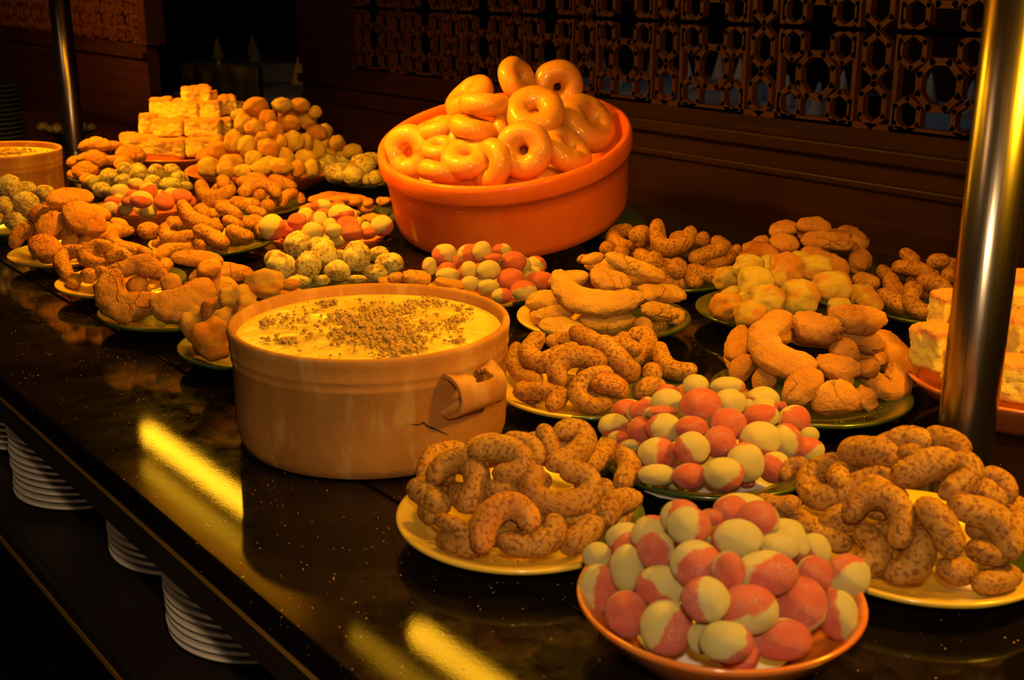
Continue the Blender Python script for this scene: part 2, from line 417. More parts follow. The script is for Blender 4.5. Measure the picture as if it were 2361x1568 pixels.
# ------------------------------------------------------------------ dining room beyond
def cone_napkin(x, y, z, label):
    me = lathe_mesh([(0, 0), (.045, 0), (.040, .02), (.022, .09), (.004, .15), (0, .152)], 20)
    tag(link('folded_napkin', me, M['napkin'], None, (x, y, z)), label, 'napkin', 'napkins on the dining tables')
def dining_table(x, y, r, label, nap):
    t = empty('dining_table', (x, y, 0)); tag(t, label, 'table', 'tables of the dining room beyond the screen')
    link('tabletop', lathe_mesh([(0, .70), (r-.02, .70), (r-.02, .735), (0, .735)], 40), M['chair'], t)
    link('pedestal', lathe_mesh([(0, 0), (.25, 0), (.25, .03), (.05, .06), (.05, .70), (0, .70)], 20), M['chair'], t)
    me = bpy.data.meshes.new('m'); vs_, fs = [], []; seg = 72; prof = [(0, .742), (.5, .742), (.9, .742), (1, .738), (1.02, .70), (1.04, .55), (1.06, .42)]
    for i in range(seg):
        a = 2*PI*i/seg
        for j, (q, z) in enumerate(prof):
            f = 1 + max(0, j-3)*.018*math.cos(a*9)
            vs_.append((r*q*f*math.cos(a), r*q*f*math.sin(a), z))
    n = len(prof)
    for i in range(seg):
        for j in range(n-1): fs.append((i*n+j, ((i+1) % seg)*n+j, ((i+1) % seg)*n+j+1, i*n+j+1))
    me.from_pydata(vs_, [], fs)
    o = link('tablecloth', me, M['cloth'], None, (x, y, 0)); tag(o, 'white cloth draped on ' + label, 'tablecloth', 'white tablecloths')
    ps = []
    for i in range(nap):
        a = 2*PI*i/nap + .5
        ps.append((x+r*.62*math.cos(a), y+r*.62*math.sin(a)))
    ps.sort(key=lambda p: project(V((p[0], p[1], .8)))[0])
    for i, p in enumerate(ps):
        cone_napkin(p[0], p[1], .742, 'cone napkin ' + ('first', 'second', 'third', 'fourth', 'fifth', 'sixth')[i] + ' from left, on ' + label)
def dining_chair(x, y, rz, label):
    t = empty('dining_chair', (x, y, 0)); t.rotation_euler = (0, 0, rz)
    tag(t, label, 'chair', 'dark dining chairs beyond the screen')
    def p(n, *a): link(n, box_mesh(*a, .006), M['chair'], t, smooth=False)
    p('seat', -.22, .22, -.22, .22, .42, .47); p('backrest', -.21, .21, .19, .23, .55, .95)
    for sx in (-.2, .17):
        p('leg', sx, sx+.035, -.2, -.165, 0, .42); p('leg', sx, sx+.035, .19, .225, 0, .56)
dining_table(-6.0, 3.05, .5, 'the round table seen through the opening', 4)
dining_table(-8.2, 4.2, .6, 'the farther round table seen through the opening', 5)
dining_table(-4.9, 5.0, .65, 'the round table behind the left half of the fretwork', 6)
dining_table(-3.3, 4.7, .65, 'the round table behind the middle of the fretwork', 6)
dining_table(-1.7, 4.5, .6, 'the round table behind the right end of the fretwork', 6)
dining_chair(-5.2, 2.55, PI+.5, 'dark high-backed chair seen in the opening before the white table')
dining_chair(-2.45, 3.75, PI-.2, 'dark chair behind the middle stretch of fretwork')

# ------------------------------------------------------------------ counter
FY = .349
ct = empty('buffet_counter', (-2.0, FY, 0)); tag(ct, 'long black granite buffet counter carrying all the pastry dishes', 'counter')
def cp(n, *a, mat='granite', bev=.002): return box(n, *a, M[mat], ct, bev)
CXa, CXb = -4.2, .9
cp('front_slab', CXa, CXb, FY, .5205, .872, TOP)
cp('rear_slab', CXa, CXb, .5245, 1.70, .872, TOP)
cp('joint_strip', CXa, CXb, .5200, .5250, .868, .8975, mat='black_edge', bev=0)
cp('edge_strip', CXa, CXb, FY+.001, .372, .866, .8719, mat='brass_edge', bev=0)
cp('fascia', CXa, CXb, FY+.004, .374, .832, .8659, mat='shelf')
cp('plate_shelf', CXa, CXb, FY+.01, 1.2, .655, .675, mat='shelf')
cp('edge_strip', CXa, CXb, FY, FY+.0095, .648, .656, mat='brass_edge', bev=0)
cp('fascia', CXa, CXb, FY+.001, FY+.0095, .6565, .674, mat='shelf', bev=0)
cp('lower_front', CXa, CXb, FY+.03, .40, .0, .648, mat='black_edge')
cp('back_panel', CXa, CXb, 1.66, 1.69, .0, .871, mat='shelf')
cp('shelf_back', CXa, CXb, 1.2, 1.22, .0, .8715, mat='shelf')

# canopy over the counter, carried by the two poles (above the picture)
ZC = 1.47
cn = empty('lamp_canopy', (-2.0, .95, ZC)); tag(cn, 'canopy over the counter holding the warming lamps', 'canopy')
def cpn(n, *a, mat='housing', bev=.002): return box(n, *a, M[mat], cn, bev)
cpn('top_cover', -4.2, .9, .72, 1.16, 1.56, 1.575, mat='shelf')
cpn('side_rail', -4.2, .9, .72, .73, 1.47, 1.56); cpn('side_rail', -4.2, .9, 1.15, 1.16, 1.47, 1.56)
cpn('reflector', -2.62, -.80, .845, .99, 1.535, 1.55)
def tube_mesh(x0, x1, r, seg=16):
    prof = [(0, x0), (r*.7, x0), (r, x0+.02), (r, x1-.02), (r*.7, x1), (0, x1)]
    me = lathe_mesh(prof, seg)
    for v in me.vertices: v.co = V((v.co.z, v.co.x, v.co.y))
    return me
for xa, xb, y, r, mt in ((-2.50, -1.80, .917, .019, 'tube'), (-1.41, -.90, .917, .019, 'tube'), (-2.30, -1.84, .835, .015, 'tube_dim'), (-1.46, -.90, .835, .015, 'tube_dim')):
    o = link('lamp_tube', tube_mesh(xa, xb, r), M[mt], cn); o.location = V((0, y, 1.445)) - cn.location
def pole(x, y, r, label):
    me = lathe_mesh([(0, 0), (r*1.0, 0), (r, .002), (r, .66), (0, .66)], 64)
    tag(link('canopy_pole', me, M['steel'], None, (x, y, TOP)), label, 'pole', 'steel poles of the canopy')
pole(-.572, 1.005, .0262, 'thick brushed steel pole at the right, standing before the cake dish')
pole(-3.21, 1.06, .0262, 'brushed steel pole at the far end beside the left casserole')

# ------------------------------------------------------------------ dishes
NAMES = {}
class Dish: pass
D = {}
def plate_prof(R):
    return [(0, .004), (R*.42, .004), (R*.45, 0), (R*.50, 0), (R*.52, .005), (R*.75, .010), (R*.97, .018), (R, .021), (R*.995, .0235), (R*.97, .0235),
            (R*.75, .0155), (R*.60, .0105), (R*.5, .0095), (0, .009)]
def bowl_prof(R, h=.044):
    return [(0, .003), (R*.48, .003), (R*.50, 0), (R*.58, 0), (R*.62, .006), (R*.85, h*.55), (R*.96, h*.86), (R, h*.97), (R*.99, h+.001), (R*.96, h), (R*.93, h*.9),
            (R*.82, h*.58), (R*.60, .013), (R*.5, .010), (0, .009)]
def dish(key, X, Y, R, kind, label, short, greenx=.0, rot=0):
    d = Dish(); d.c = V((X, Y, TOP)); d.R = R; d.short = short; d.kind = kind; d.up = V((0, 0, 1)); d.rz0 = .009
    d.rim = .023 if kind == 'plate' else .044
    if kind == 'plate':
        o = link('serving_plate', lathe_mesh(plate_prof(R)), M['plate'], None, d.c); o['green_from'] = greenx*R; o.rotation_euler[2] = math.radians(rot)
    else:
        o = link('serving_bowl', lathe_mesh(bowl_prof(R)), M['clay_glaze'], None, d.c)
    tag(o, label, 'plate' if kind == 'plate' else 'bowl')
    D[key] = d; return d
# rot: direction (degrees, world) in which the green half of the glaze lies
dish('b1', -.487, .565, .098, 'bowl', 'shallow glazed terracotta bowl of pink and cream sweets at the very front', 'in the front bowl')
dish('p2', -.706, .566, .103, 'plate', 'yellow-rimmed plate of almond horns right of the big cream pot', 'yellow-rimmed plate by cream pot', .55, 50)
dish('p3', -.472, .778, .100, 'plate', 'yellow plate of almond horns at the foot of the near pole', 'yellow plate at near pole', .62, 60)
dish('p4', -.700, .785, .104, 'plate', 'green plate strewn with sugar under pink and cream sweets, mid-counter', 'on sugar-strewn green plate', -.9, 30)
dish('p5', -.912, .828, .106, 'plate', 'yellow and green plate of almond horns just behind the cream pot', 'two-tone plate behind cream pot', -.02, 40)
dish('p6', -1.104, 1.022, .113, 'plate', 'plate of thick pale crescents with crumbs on its green rim', 'plate of pale crescents', -.35, 30)
dish('p7', -.750, .997, .106, 'plate', 'green plate with a yellow patch, full of broken brown crescents', 'plate of broken crescents', -.75, -60)
dish('p8', -.985, 1.228, .110, 'plate', 'green plate of golden coconut balls behind the broken crescents', 'golden coconut ball plate', -1.1, 0)
dish('p9', -1.214, 1.255, .106, 'plate', 'green plate of almond horns right of the orange pot', 'horn plate beside orange pot', -1.1, 0)
dish('p10', -1.114, 1.447, .105, 'plate', 'plate of oval biscuits at the back against the wood screen', 'back biscuit plate', .2, 20)
dish('p11', -.865, 1.405, .096, 'plate', 'green plate of almond horns left of the near pole, at the back', 'back plate left of pole', -1.1, 0)
dish('b12', -.605, 1.165, .122, 'bowl', 'wide terracotta dish of sponge cake slabs behind the near pole', 'terracotta dish behind the pole')
dish('p13', -1.22, .79, .090, 'plate', 'plate of crumbled biscuits mostly hidden behind the cream pot', 'plate hidden behind cream pot', .1, 0)
dish('p15', -1.307, .988, .088, 'plate', 'yellow and green plate of sweets before the orange pot', 'plate before the orange pot', .72, 30)
dish('p16', -1.495, .845, .100, 'plate', 'plate of icing-dusted balls behind the cream pot', 'dusted-ball plate behind custard', -1.1, 0)
dish('b17', -1.68, .945, .095, 'bowl', 'terracotta bowl of pink and cream sweets left of the orange pot', 'bowl left of orange pot')
dish('p18', -1.915, 1.118, .084, 'plate', 'plate of smooth biscuits tucked against the left of the orange pot', 'plate tucked by orange pot', -1.1, 0)
dish('p19', -2.20, 1.355, .088, 'plate', 'plate of dusted balls behind the orange pot, half hidden', 'plate left behind orange pot', -1.1, 0)
dish('b20', -2.36, 1.18, .168, 'bowl', 'large terracotta dish heaped with golden baked balls at the back', 'big golden-ball dish')
dish('b21', -2.70, 1.135, .140, 'bowl', 'terracotta dish of stacked sponge cake slabs at the far back', 'far cake dish')
dish('p22', -2.60, .93, .090, 'plate', 'green plate of rough biscuits beside the left casserole', 'far green biscuit plate', -1.1, 0)
dish('p23', -2.384, .917, .100, 'plate', 'green plate of dusted balls in front of the cake dish', 'far green dusted-ball plate', -1.1, 0)
dish('b24', -2.093, .805, .088, 'bowl', 'small red terracotta bowl of pink and cream sweets at far left', 'small far red bowl')
dish('p25', -2.087, 1.006, .102, 'plate', 'yellow and green plate of horns before the golden-ball dish', 'plate before golden balls', .0, 15)
dish('p26', -1.84, .815, .101, 'plate', 'yellow and green plate of horns beside the small red bowl', 'horn plate beside small bowl', .1, 55)
dish('p27', -1.907, .603, .093, 'plate', 'yellow plate of dark cracked biscuits at the far left edge', 'far left biscuit plate', .8, 120)
dish('p28', -2.177, .590, .078, 'plate', 'dark green plate of dusted balls at the left picture edge', 'leftmost dusted-ball plate', -1.1, 0)
dish('p30', -1.676, .600, .092, 'plate', 'yellow plate of almond horns near the counter edge', 'horn plate near counter edge', .7, 80)
dish('p31', -1.480, .602, .103, 'plate', 'green plate of big cracked crescents near the counter edge', 'cracked crescent plate', -1.1, 0)
dish('p32', -1.27, .616, .098, 'plate', 'green plate of golden coconut pieces left of the cream pot', 'plate left of cream pot', -1.1, 0)
for k, r in (('p4', .085), ('b1', .058)):
    d = D[k]; me = lathe_mesh([(0, 0), (r*.5, .003), (r, .0)], 40, .25, 3)
    for v in me.vertices: v.co.z += .0025*noise.noise(v.co*90) if v.co.xy.length < r*.9 else 0
    s = link('loose_sugar', me, M['sugar'], None, d.c + V((0, 0, .0165 if k == 'p4' else .0145)))
    if k == 'p4': s.location.z = TOP+.0135
    tag(s, 'white loose sugar scattered under the sweets ' + d.short, 'sugar', kind='stuff')

# casseroles
def casserole(X, Y, R, H, up, mat, label, prof=None):
    me = lathe_mesh(prof, 128)
    o = link('casserole_dish', me, M[mat], None, V((X, Y, TOP)))
    if up is not None: o.rotation_euler = up.to_track_quat('Z', 'Y').to_euler()
    return tag(o, label, 'pot')
def cream_prof(R, H):
    return [(0, 0), (R*.90, 0), (R*.945, .003), (R*.965, .012), (R*.972, .03), (R*.975, H*.72), (R*.985, H*.735), (R*.978, H*.75), (R*.985, H*.80), (R*.992, H*.815), (R*.985, H*.83),
            (R*.995, H*.92), (R, H*.96), (R*.995, H*.99), (R*.975, H), (R*.955, H*.992), (R*.945, H*.97), (R*.935, H*.85), (R*.93, .02), (0, .012)]
def custard(X, Y, R, H, label, seed, clumps):
    z = H*.905
    me = bpy.data.meshes.new('m'); bm = bmesh.new()
    bmesh.ops.create_circle(bm, cap_ends=True, radius=R*.938, segments=96)
    bmesh.ops.poke(bm, faces=bm.faces)
    bmesh.ops.subdivide_edges(bm, edges=bm.edges, cuts=5, use_grid_fill=True)
    for v in bm.verts:
        r = v.co.xy.length/(R*.938)
        p = V((v.co.x, v.co.y, seed))
        v.co.z = .0035*(1-r**6) + .0022*noise.fractal(p*38, .8, 2, 4)*(1-r**8)
    bm.to_mesh(me); bm.free()
    o = link('custard', me, M['custard'], None, V((X, Y, TOP+z))); tag(o, label, 'custard')
    # cinnamon crumbs: real small lumps, gathered in clumps over the middle
    rnd = random.Random(seed); vs_, fs = [], []
    cl = [(rnd.gauss(0, .37), rnd.gauss(0, .37), rnd.uniform(.03, .11)) for _ in range(clumps)]
    for _ in range(1900):
        if rnd.random() < .85:
            a, b2, s = rnd.choice(cl); x, y = rnd.gauss(a, s), rnd.gauss(b2, s)
        else: x, y = rnd.gauss(0, .4), rnd.gauss(0, .4)
        if x*x+y*y > .72: continue
        q = rnd.uniform(.0007, .0026)*(1.6 if rnd.random() < .3 else 1); k = len(vs_)
        px_, py_ = x*R*.93, y*R*.93
        for sx, sy, sz in ((1, 0, 0), (0, 1, 0), (-1, 0, 0), (0, -1, 0), (0, 0, .9), (0, 0, -.6)):
            j = rnd.uniform(.7, 1.3)*q
            vs_.append((px_+sx*j, py_+sy*j, .0045+q*.4+sz*j+.0022*noise.fractal(V((px_, py_, seed))*38, .8, 2, 4)))
        for f in ((0, 1, 4), (1, 2, 4), (2, 3, 4), (3, 0, 4), (1, 0, 5), (2, 1, 5), (3, 2, 5), (0, 3, 5)): fs.append(tuple(k+i for i in f))
    cm = bpy.data.meshes.new('m'); cm.from_pydata(vs_, [], fs)
    c = link('cinnamon_crumbs', cm, M['crumb'], o); c['kind'] = 'stuff'; c['label'] = 'brown crumbs scattered on the custard'
PR, PH = .140, .1205
pot = casserole(-.990, .600, PR, PH, None, 'clay_beige', 'big round cream clay casserole of custard in the foreground', cream_prof(PR, PH))
custard(-.990, .600, PR, PH, 'yellow custard filling the big cream casserole in the foreground', 5, 40)
casserole(-2.453, .657, .122, .120, None, 'clay_beige', 'orange-lit clay casserole of custard at the left picture edge', cream_prof(.122, .120))
custard(-2.453, .657, .122, .120, 'yellow custard in the casserole at the left picture edge', 9, 14)

def lug(parent, ang, z, R):
    """folded strap handle: a short open roll lying along the wall, its top torn open in the middle"""
    na, nsg = 30, 26; vs_, fs = [], []; Lh = .030
    for i in range(nsg+1):
        s = -1 + 2*i/nsg
        fl = .0185 + .0040*abs(s)**3 + .0012*noise.noise(V((s*3, 1, 2)))
        for j in range(na+1):
            a = -PI*.98 + 2*PI*.98*j/na
            rr = fl*(1+.05*noise.noise(V((s*2, math.cos(a)*2, math.sin(a)*2))))
            x, y, zz = rr*math.cos(a), s*Lh, rr*math.sin(a)*.98
            x += -.010*s*s
            vs_.append((x, y, zz))
    for i in range(nsg):
        s = -1+2*(i+.5)/nsg
        for j in range(na):
            a = -PI*.98+2*PI*.98*(j+.5)/na
            top = math.pi*.5
            if abs(s-.05) < .34 + .05*math.sin(9*a) and abs(a-top) < .85: continue
            k = i*(na+1)+j; fs.append((k, k+na+1, k+na+2, k+1))
    me = bpy.data.meshes.new('m'); me.from_pydata(vs_, [], fs)
    o = link('lug_handle', me, M['clay_beige'], parent)
    o.location = ((R+.011)*math.cos(ang), (R+.011)*math.sin(ang), z); o.rotation_euler = (0, 0, ang)
    md = o.modifiers.new('thickness', 'SOLIDIFY'); md.thickness = .0048; md.offset = -1
    md = o.modifiers.new('bevel', 'BEVEL'); md.width = .0012; md.segments = 2; md.limit_method = 'ANGLE'
    return o
hp = on_z(1072, 882, TOP+.083); va = hp - pot.location
lug(pot, math.atan2(va.y, va.x), .078, PR*.975)
lug(pot, math.atan2(va.y, va.x)+PI, .078, PR*.975)
# thin crack in the wall of the pot
def crack(parent, pts, R):
    vs_, fs = [], []
    W = []
    for (x, y) in pts:
        d = ray(x, y); o = CAM-parent.location; dx = V((d.x, d.y)); ox = V((o.x, o.y))
        a = dx.dot(dx); b2 = 2*dx.dot(ox); c = ox.dot(ox)-R*R; t = (-b2-math.sqrt(max(0, b2*b2-4*a*c)))/(2*a); W.append(o+d*t)
    for i, p in enumerate(W):
        wd = .0009*math.sin(PI*(i+.3)/(len(W)-.4)) + .0001
        vs_ += [p+V((0, 0, wd)), p-V((0, 0, wd))]
    for i in range(len(W)-1): fs.append((2*i, 2*i+1, 2*i+3, 2*i+2))
    me = bpy.data.meshes.new('m'); me.from_pydata(vs_, [], fs)
    o = link('crack', me, M['chair'], parent); o['label'] = 'dark hairline crack in the clay'
crack(pot, [(945, 978), (965, 980), (976, 974), (988, 984), (1000, 988), (1018, 996), (1036, 1003)], PR*.9775)

tb, tl = math.radians(14), math.radians(6)
OUP = (V((0, 0, 1)) - F0*math.tan(tb) - RIGHT*math.tan(tl)).normalized()
OR, OH = .216, .141
def orange_prof(R, H):
    return [(0, .0), (R*.88, 0), (R*.925, .006), (R*.94, .02), (R*.955, H*.60), (R*.965, H*.74), (R*.992, H*.765), (R*1.0, H*.80), (R*1.0, H*.93), (R*.99, H*.985), (R*.965, H),
            (R*.94, H*.98), (R*.93, H*.92), (R*.90, .03), (0, .018)]
ocen = V((-1.623, 1.28, TOP))
lift = max(-(V((math.cos(t), math.sin(t), 0)) - OUP*V((math.cos(t), math.sin(t), 0)).dot(OUP)).normalized().z for t in [i*PI/60 for i in range(120)])*OR*.905
ocen.z += lift
opot = casserole(0, 0, OR, OH, OUP, 'clay_orange', 'large orange terracotta pot of doughnuts, propped up at a tilt', orange_prof(OR, OH)); opot.location = ocen
# upturned dish that props the pot up
pm = lathe_mesh([(0, .040), (.040, .040), (.046, .037), (.066, .016), (.080, 0), (.076, 0), (.060, .014), (.040, .033), (0, .036)], 64)
pr = link('prop_dish', pm, M['plate'], None, V((-1.70, 1.52, TOP))); pr['green_from'] = -1.0
pr.location = on_z(1405, 528, TOP); pr.location.z = TOP
tag(pr, 'olive upturned dish propping the orange pot up at its back right', 'bowl')
do = Dish(); do.c = ocen; do.R = OR*.90; do.up = OUP; do.rz0 = OH*.55; do.rim = OH*.56; do.short = 'in the orange pot'; do.kind = 'pot'; D['pot'] = do

# ------------------------------------------------------------------ placing food on the heaps
CROPS = dict(A=(0, 0, 2.951), B=(780, 0, 2.951), D=(0, 400, 3.336), E=(400, 500, 2.951), G=(1150, 480, 3.137), H=(1600, 480, 3.016),
             P1=(1300, 1100, 3.1025), P2=(880, 930, 3.336), P3=(1700, 960, 3.408), P4=(1350, 850, 4.071), Q=(240, 180, 3.808), S=(580, 340, 4.355),
             K=(1860, 560, 3.563), J=(0, 250, 4.021), W=(850, 550, 5.491))
def floor_h(d, r):
    t = max(0, (r-.52*d.R)/(.48*d.R)); return d.rz0 + (d.rim-d.rz0)*min(1.3, t)**1.5
def local(d, p):
    q = p-d.c; h = q.dot(d.up); return (q-d.up*h), h
def dome(d, r, ri):
    f = floor_h(d, r)+ri
    k = min(1.0, r/(d.R*.98))
    return max(f, d.rz0+ri+d.H*(1-k**1.5))
def hit(d, x, y, ri):
    dr = ray(x, y); o = CAM
    t0 = (d.c-CAM).dot(FWD)/dr.dot(FWD)
    best = None; t = t0-d.R*1.4
    while t < t0+d.R*1.3:
        p = CAM+dr*t; q, h = local(d, p); r = q.length
        if r < d.R*1.06:
            g = h-dome(d, r, ri)
            if g <= 0: return p
            if best is None or g < best[0]: best = (g, p)
        t += .0015
    return best[1] if best else CAM+dr*t0
def dnormal(d, p):
    q, h = local(d, p); r = q.length
    if r < 1e-4: return d.up.copy()
    k = min(1, r/(d.R*.98)); sl = d.H*1.5*k**.5/(d.R*.98)
    return (d.up + q.normalized()*sl*.8).normalized()
def set_height(d, pts, ri):
    """height of the heap from its topmost pieces"""
    H = 0
    f0 = V((FWD.x, FWD.y, 0)).normalized()
    for x, y, r in pts:
        dr = ray(x, y); t = (d.c-CAM).dot(f0)/dr.dot(f0); p = CAM+dr*t
        q, h = local(d, p)
        H = max(H, h-d.rz0-ri)
    d.H = max(.004, H*1.0)

ORD = ['first', 'second', 'third', 'fourth', 'fifth', 'sixth', 'seventh', 'eighth', 'ninth', 'tenth', 'eleventh', 'twelfth', 'thirteenth']
def place_words(items, per=6):
    """items: list of (obj, px, py); gives every one its row (counted from the bottom) and its number from the left"""
    n = len(items); rows = max(1, round(n/per)); srt = sorted(items, key=lambda t: -t[2]); out = {}
    sizes = [n//rows + (1 if i < n % rows else 0) for i in range(rows)]; k = 0
    for ri, s in enumerate(sizes):
        row = sorted(srt[k:k+s], key=lambda t: t[1]); k += s
        rn = 'bottom row' if ri == 0 else ('top row' if ri == rows-1 else ORD[ri] + ' row up')
        if rows == 1: rn = 'front row'
        for i, (o, _, _) in enumerate(row):
            w_ = 'first from left' if i == 0 else ('last' if i == len(row)-1 else ORD[i] + ' from left')
            if s == 1: w_ = 'alone'
            out[o.name] = w_ + ' in ' + rn
    return out
def finish(d, items, looks, cat, group):
    pw = place_words(items)
    for (o, x, y), lk in zip(items, looks):
        lab = lk + ', ' + pw[o.name] + ', ' + d.short
        tag(o, lab, cat, group)

ICO = {}
def ball_mesh(kind, var):
    key = (kind, var)
    if key in ICO: return ICO[key]
    me = bpy.data.meshes.new('m'); bm = bmesh.new()
    bmesh.ops.create_icosphere(bm, subdivisions=5 if kind == 'sweet' else 4, radius=1)
    sd = var*7.3
    for v in bm.verts:
        c = v.co.normalized(); p = c+V((sd, sd*.7, -sd))
        if kind == 'sweet': k = 1 + .055*noise.noise(p*1.2) + .012*noise.noise(p*9)
        elif kind == 'dusted': k = 1 + .10*noise.noise(p*1.6) + .045*noise.noise(p*5) + .02*noise.noise(p*12)
        elif kind == 'puff': k = 1 + .17*noise.noise(p*1.5) + .05*noise.noise(p*3.5) + .02*noise.noise(p*9)
        elif kind == 'toasted': mx = max(abs(c.x), abs(c.y), abs(c.z)); k = (1/mx)**.14*.94 + .26*noise.noise(p*1.5) + .07*noise.noise(p*4) + .03*noise.noise(p*14)
        else:
            mx = max(abs(c.x), abs(c.y), abs(c.z)); k = (1/mx)**.32*.88 + .17*noise.noise(p*1.8) + .045*noise.noise(p*6) + .025*noise.noise(p*14)
        v.co = c*k
    bm.to_mesh(me); bm.free(); me.materials.append(M[kind]); me.polygons.foreach_set('use_smooth', [True]*len(me.polygons))
    ICO[key] = me; return me
def relax(pos, rad, rays, it=24, lim=1.0):
    base = [p.copy() for p in pos]
    for _ in range(it):
        for i in range(len(pos)):
            for j in range(i+1, len(pos)):
                dv = pos[i]-pos[j]; s = (rad[i]+rad[j])*.93
                if dv.length_squared < s*s:
                    ov = s-dv.length
                    sg = 1 if rays[i].dot(dv) > 0 else -1
                    for k, g in ((i, sg), (j, -sg)):
                        q = pos[k]+rays[k]*g*ov*.35
                        if (q-base[k]).length < rad[k]*lim: pos[k] = q
    return pos
SWEETLOOK = [(.14, 'all-cream sugared sweet'), (.36, 'mostly cream pink-patched sweet'), (.62, 'half-pink half-cream sweet'), (.86, 'mostly pink cream-edged sweet'), (2, 'all-pink sugared sweet')]
def inner_words(d, p, cnt):
    q, h = local(d, p); x = q.dot(RIGHT); y = q.dot(F0)
    side = ('back' if y > .3*d.R else ('front' if y < -.3*d.R else 'mid')) + ' ' + ('right' if x > .25*d.R else ('left' if x < -.25*d.R else 'centre'))
    w_ = ('high' if h > d.rz0 + .55*d.H else 'low') + ' ' + side
    cnt[w_] = cnt.get(w_, 0)+1
    return w_ if cnt[w_] == 1 else w_ + ' (' + ORD[min(cnt[w_], 13)-1] + ')'
def balls(key, crop, kind, txt, name, cat, group, looks=None, fill=10, hs=1.0, sc=1.05):
    d = D[key]; ox, oy, s = CROPS[crop]; E = []
    for row in txt.strip().replace('\n', ';').split(';'):
        row = row.strip()
        if not row: continue
        a = [float(q) for q in row.split(',')]
        x, y, rx, ry = a[0]/s+ox, a[1]/s+oy, a[2]/s, a[3]/s
        E.append((x, y, rx, ry, a[4] if len(a) > 4 else 0, a[5] if len(a) > 5 else .5))
    dep = (d.c-CAM).dot(FWD)
    E = [(e[0], e[1], e[2]*sc, e[3]*sc, e[4], e[5]) for e in E]
    rw = [(e[2]+e[3])/2*dep/FPX for e in E]; rm = sum(rw)/len(rw)
    set_height(d, [(e[0], e[1], 0) for e in E], rm*.9); d.H *= hs
    rays = [ray(e[0], e[1]) for e in E]
    pos = [hit(d, e[0], e[1], r*.95) for e, r in zip(E, rw)]
    pos = relax(pos, rw, rays)
    items, lks = [], []
    rnd = random.Random(hash(key) % 1 + len(E)*13 + int(d.c.x*1000))
    for i, (e, p) in enumerate(zip(E, pos)):
        q, h = local(d, p); fh = floor_h(d, q.length)+rw[i]*.8
        if h < fh: p = p + d.up*(fh-h)
        k = (p-CAM).dot(FWD)/FPX
        o = bpy.data.objects.new(name, ball_mesh(kind, rnd.randrange(6))); C.objects.link(o)
        sx, sy = e[2]*k, e[3]*k; sz = (sx+sy)/2
        if kind == 'sweet':
            rot = m3.to_4x4()
            o.matrix_world = Matrix.Translation(p) @ rot @ Matrix.Diagonal((sx, sy, sz, 1))
            al = math.radians(e[4]); el = (e[5]-.5)*PI
            o['pink_side'] = [math.cos(el)*math.cos(al), math.cos(el)*math.sin(al), math.sin(el)]
            lks.append(next(l for t, l in SWEETLOOK if e[5] < t))
        else:
            rot = m3.to_4x4() @ Matrix.Rotation(rnd.choice((0, 0, PI)), 4, 'Y')
            o.matrix_world = Matrix.Translation(p) @ rot @ Matrix.Diagonal((sx, sy, sz, 1)) @ Matrix.Rotation(rnd.choice((0, PI/2, PI)), 4, 'Z')
            asp = e[2]/max(e[3], 1)
            big = (e[2]+e[3])/2*dep/FPX/rm
            szw = 'large' if big > 1.12 else ('small' if big < .82 else '')
            shw = 'wide' if asp > 1.28 else ('tall' if asp < .85 else 'round')
            lks.append((szw+' '+shw).strip() + ' ' + looks)
        items.append((o, e[0], e[1]))
    finish(d, items, lks, cat, group)
    # the rest of the heap, which the photograph hides: inside and behind
    P = [(p.copy(), r) for p, r in zip(pos, rw)]; n = 0; cnt = {}
    for tr in range(1500):
        if n >= fill: break
        a = rnd.uniform(0, 2*PI); r = d.R*.86*math.sqrt(rnd.random())
        side = V((math.cos(a), math.sin(a), 0)); side = side - d.up*side.dot(d.up)
        front = -side.normalized().dot(V((F0.x, F0.y, 0)))
        h = dome(d, r, rm) - (rm*1.5 if front > -.1 else rm*.1)
        if h < floor_h(d, r)+rm*.9:
            if front > -.1: continue
            h = floor_h(d, r)+rm*.95
        p = d.c + side.normalized()*r + d.up*h
        if all((p-q).length > (rm+rr)*.80 for q, rr in P):
            P.append((p, rm)); n += 1
            o = bpy.data.objects.new(name, ball_mesh(kind, rnd.randrange(6))); C.objects.link(o)
            o.matrix_world = Matrix.Translation(p) @ Matrix.Rotation(rnd.uniform(0, 6), 4, 'Z') @ Matrix.Diagonal((rm, rm, rm*.9, 1))
            if kind == 'sweet':
                o['pink_side'] = [rnd.uniform(-1, 1), rnd.uniform(-1, 1), rnd.uniform(-1, 1)]
            tag(o, {'sweet': 'sugared sweet'}.get(kind, looks or kind) + ' buried ' + inner_words(d, p, cnt) + ', ' + d.short, cat, group + ', inner ones')
    return pos

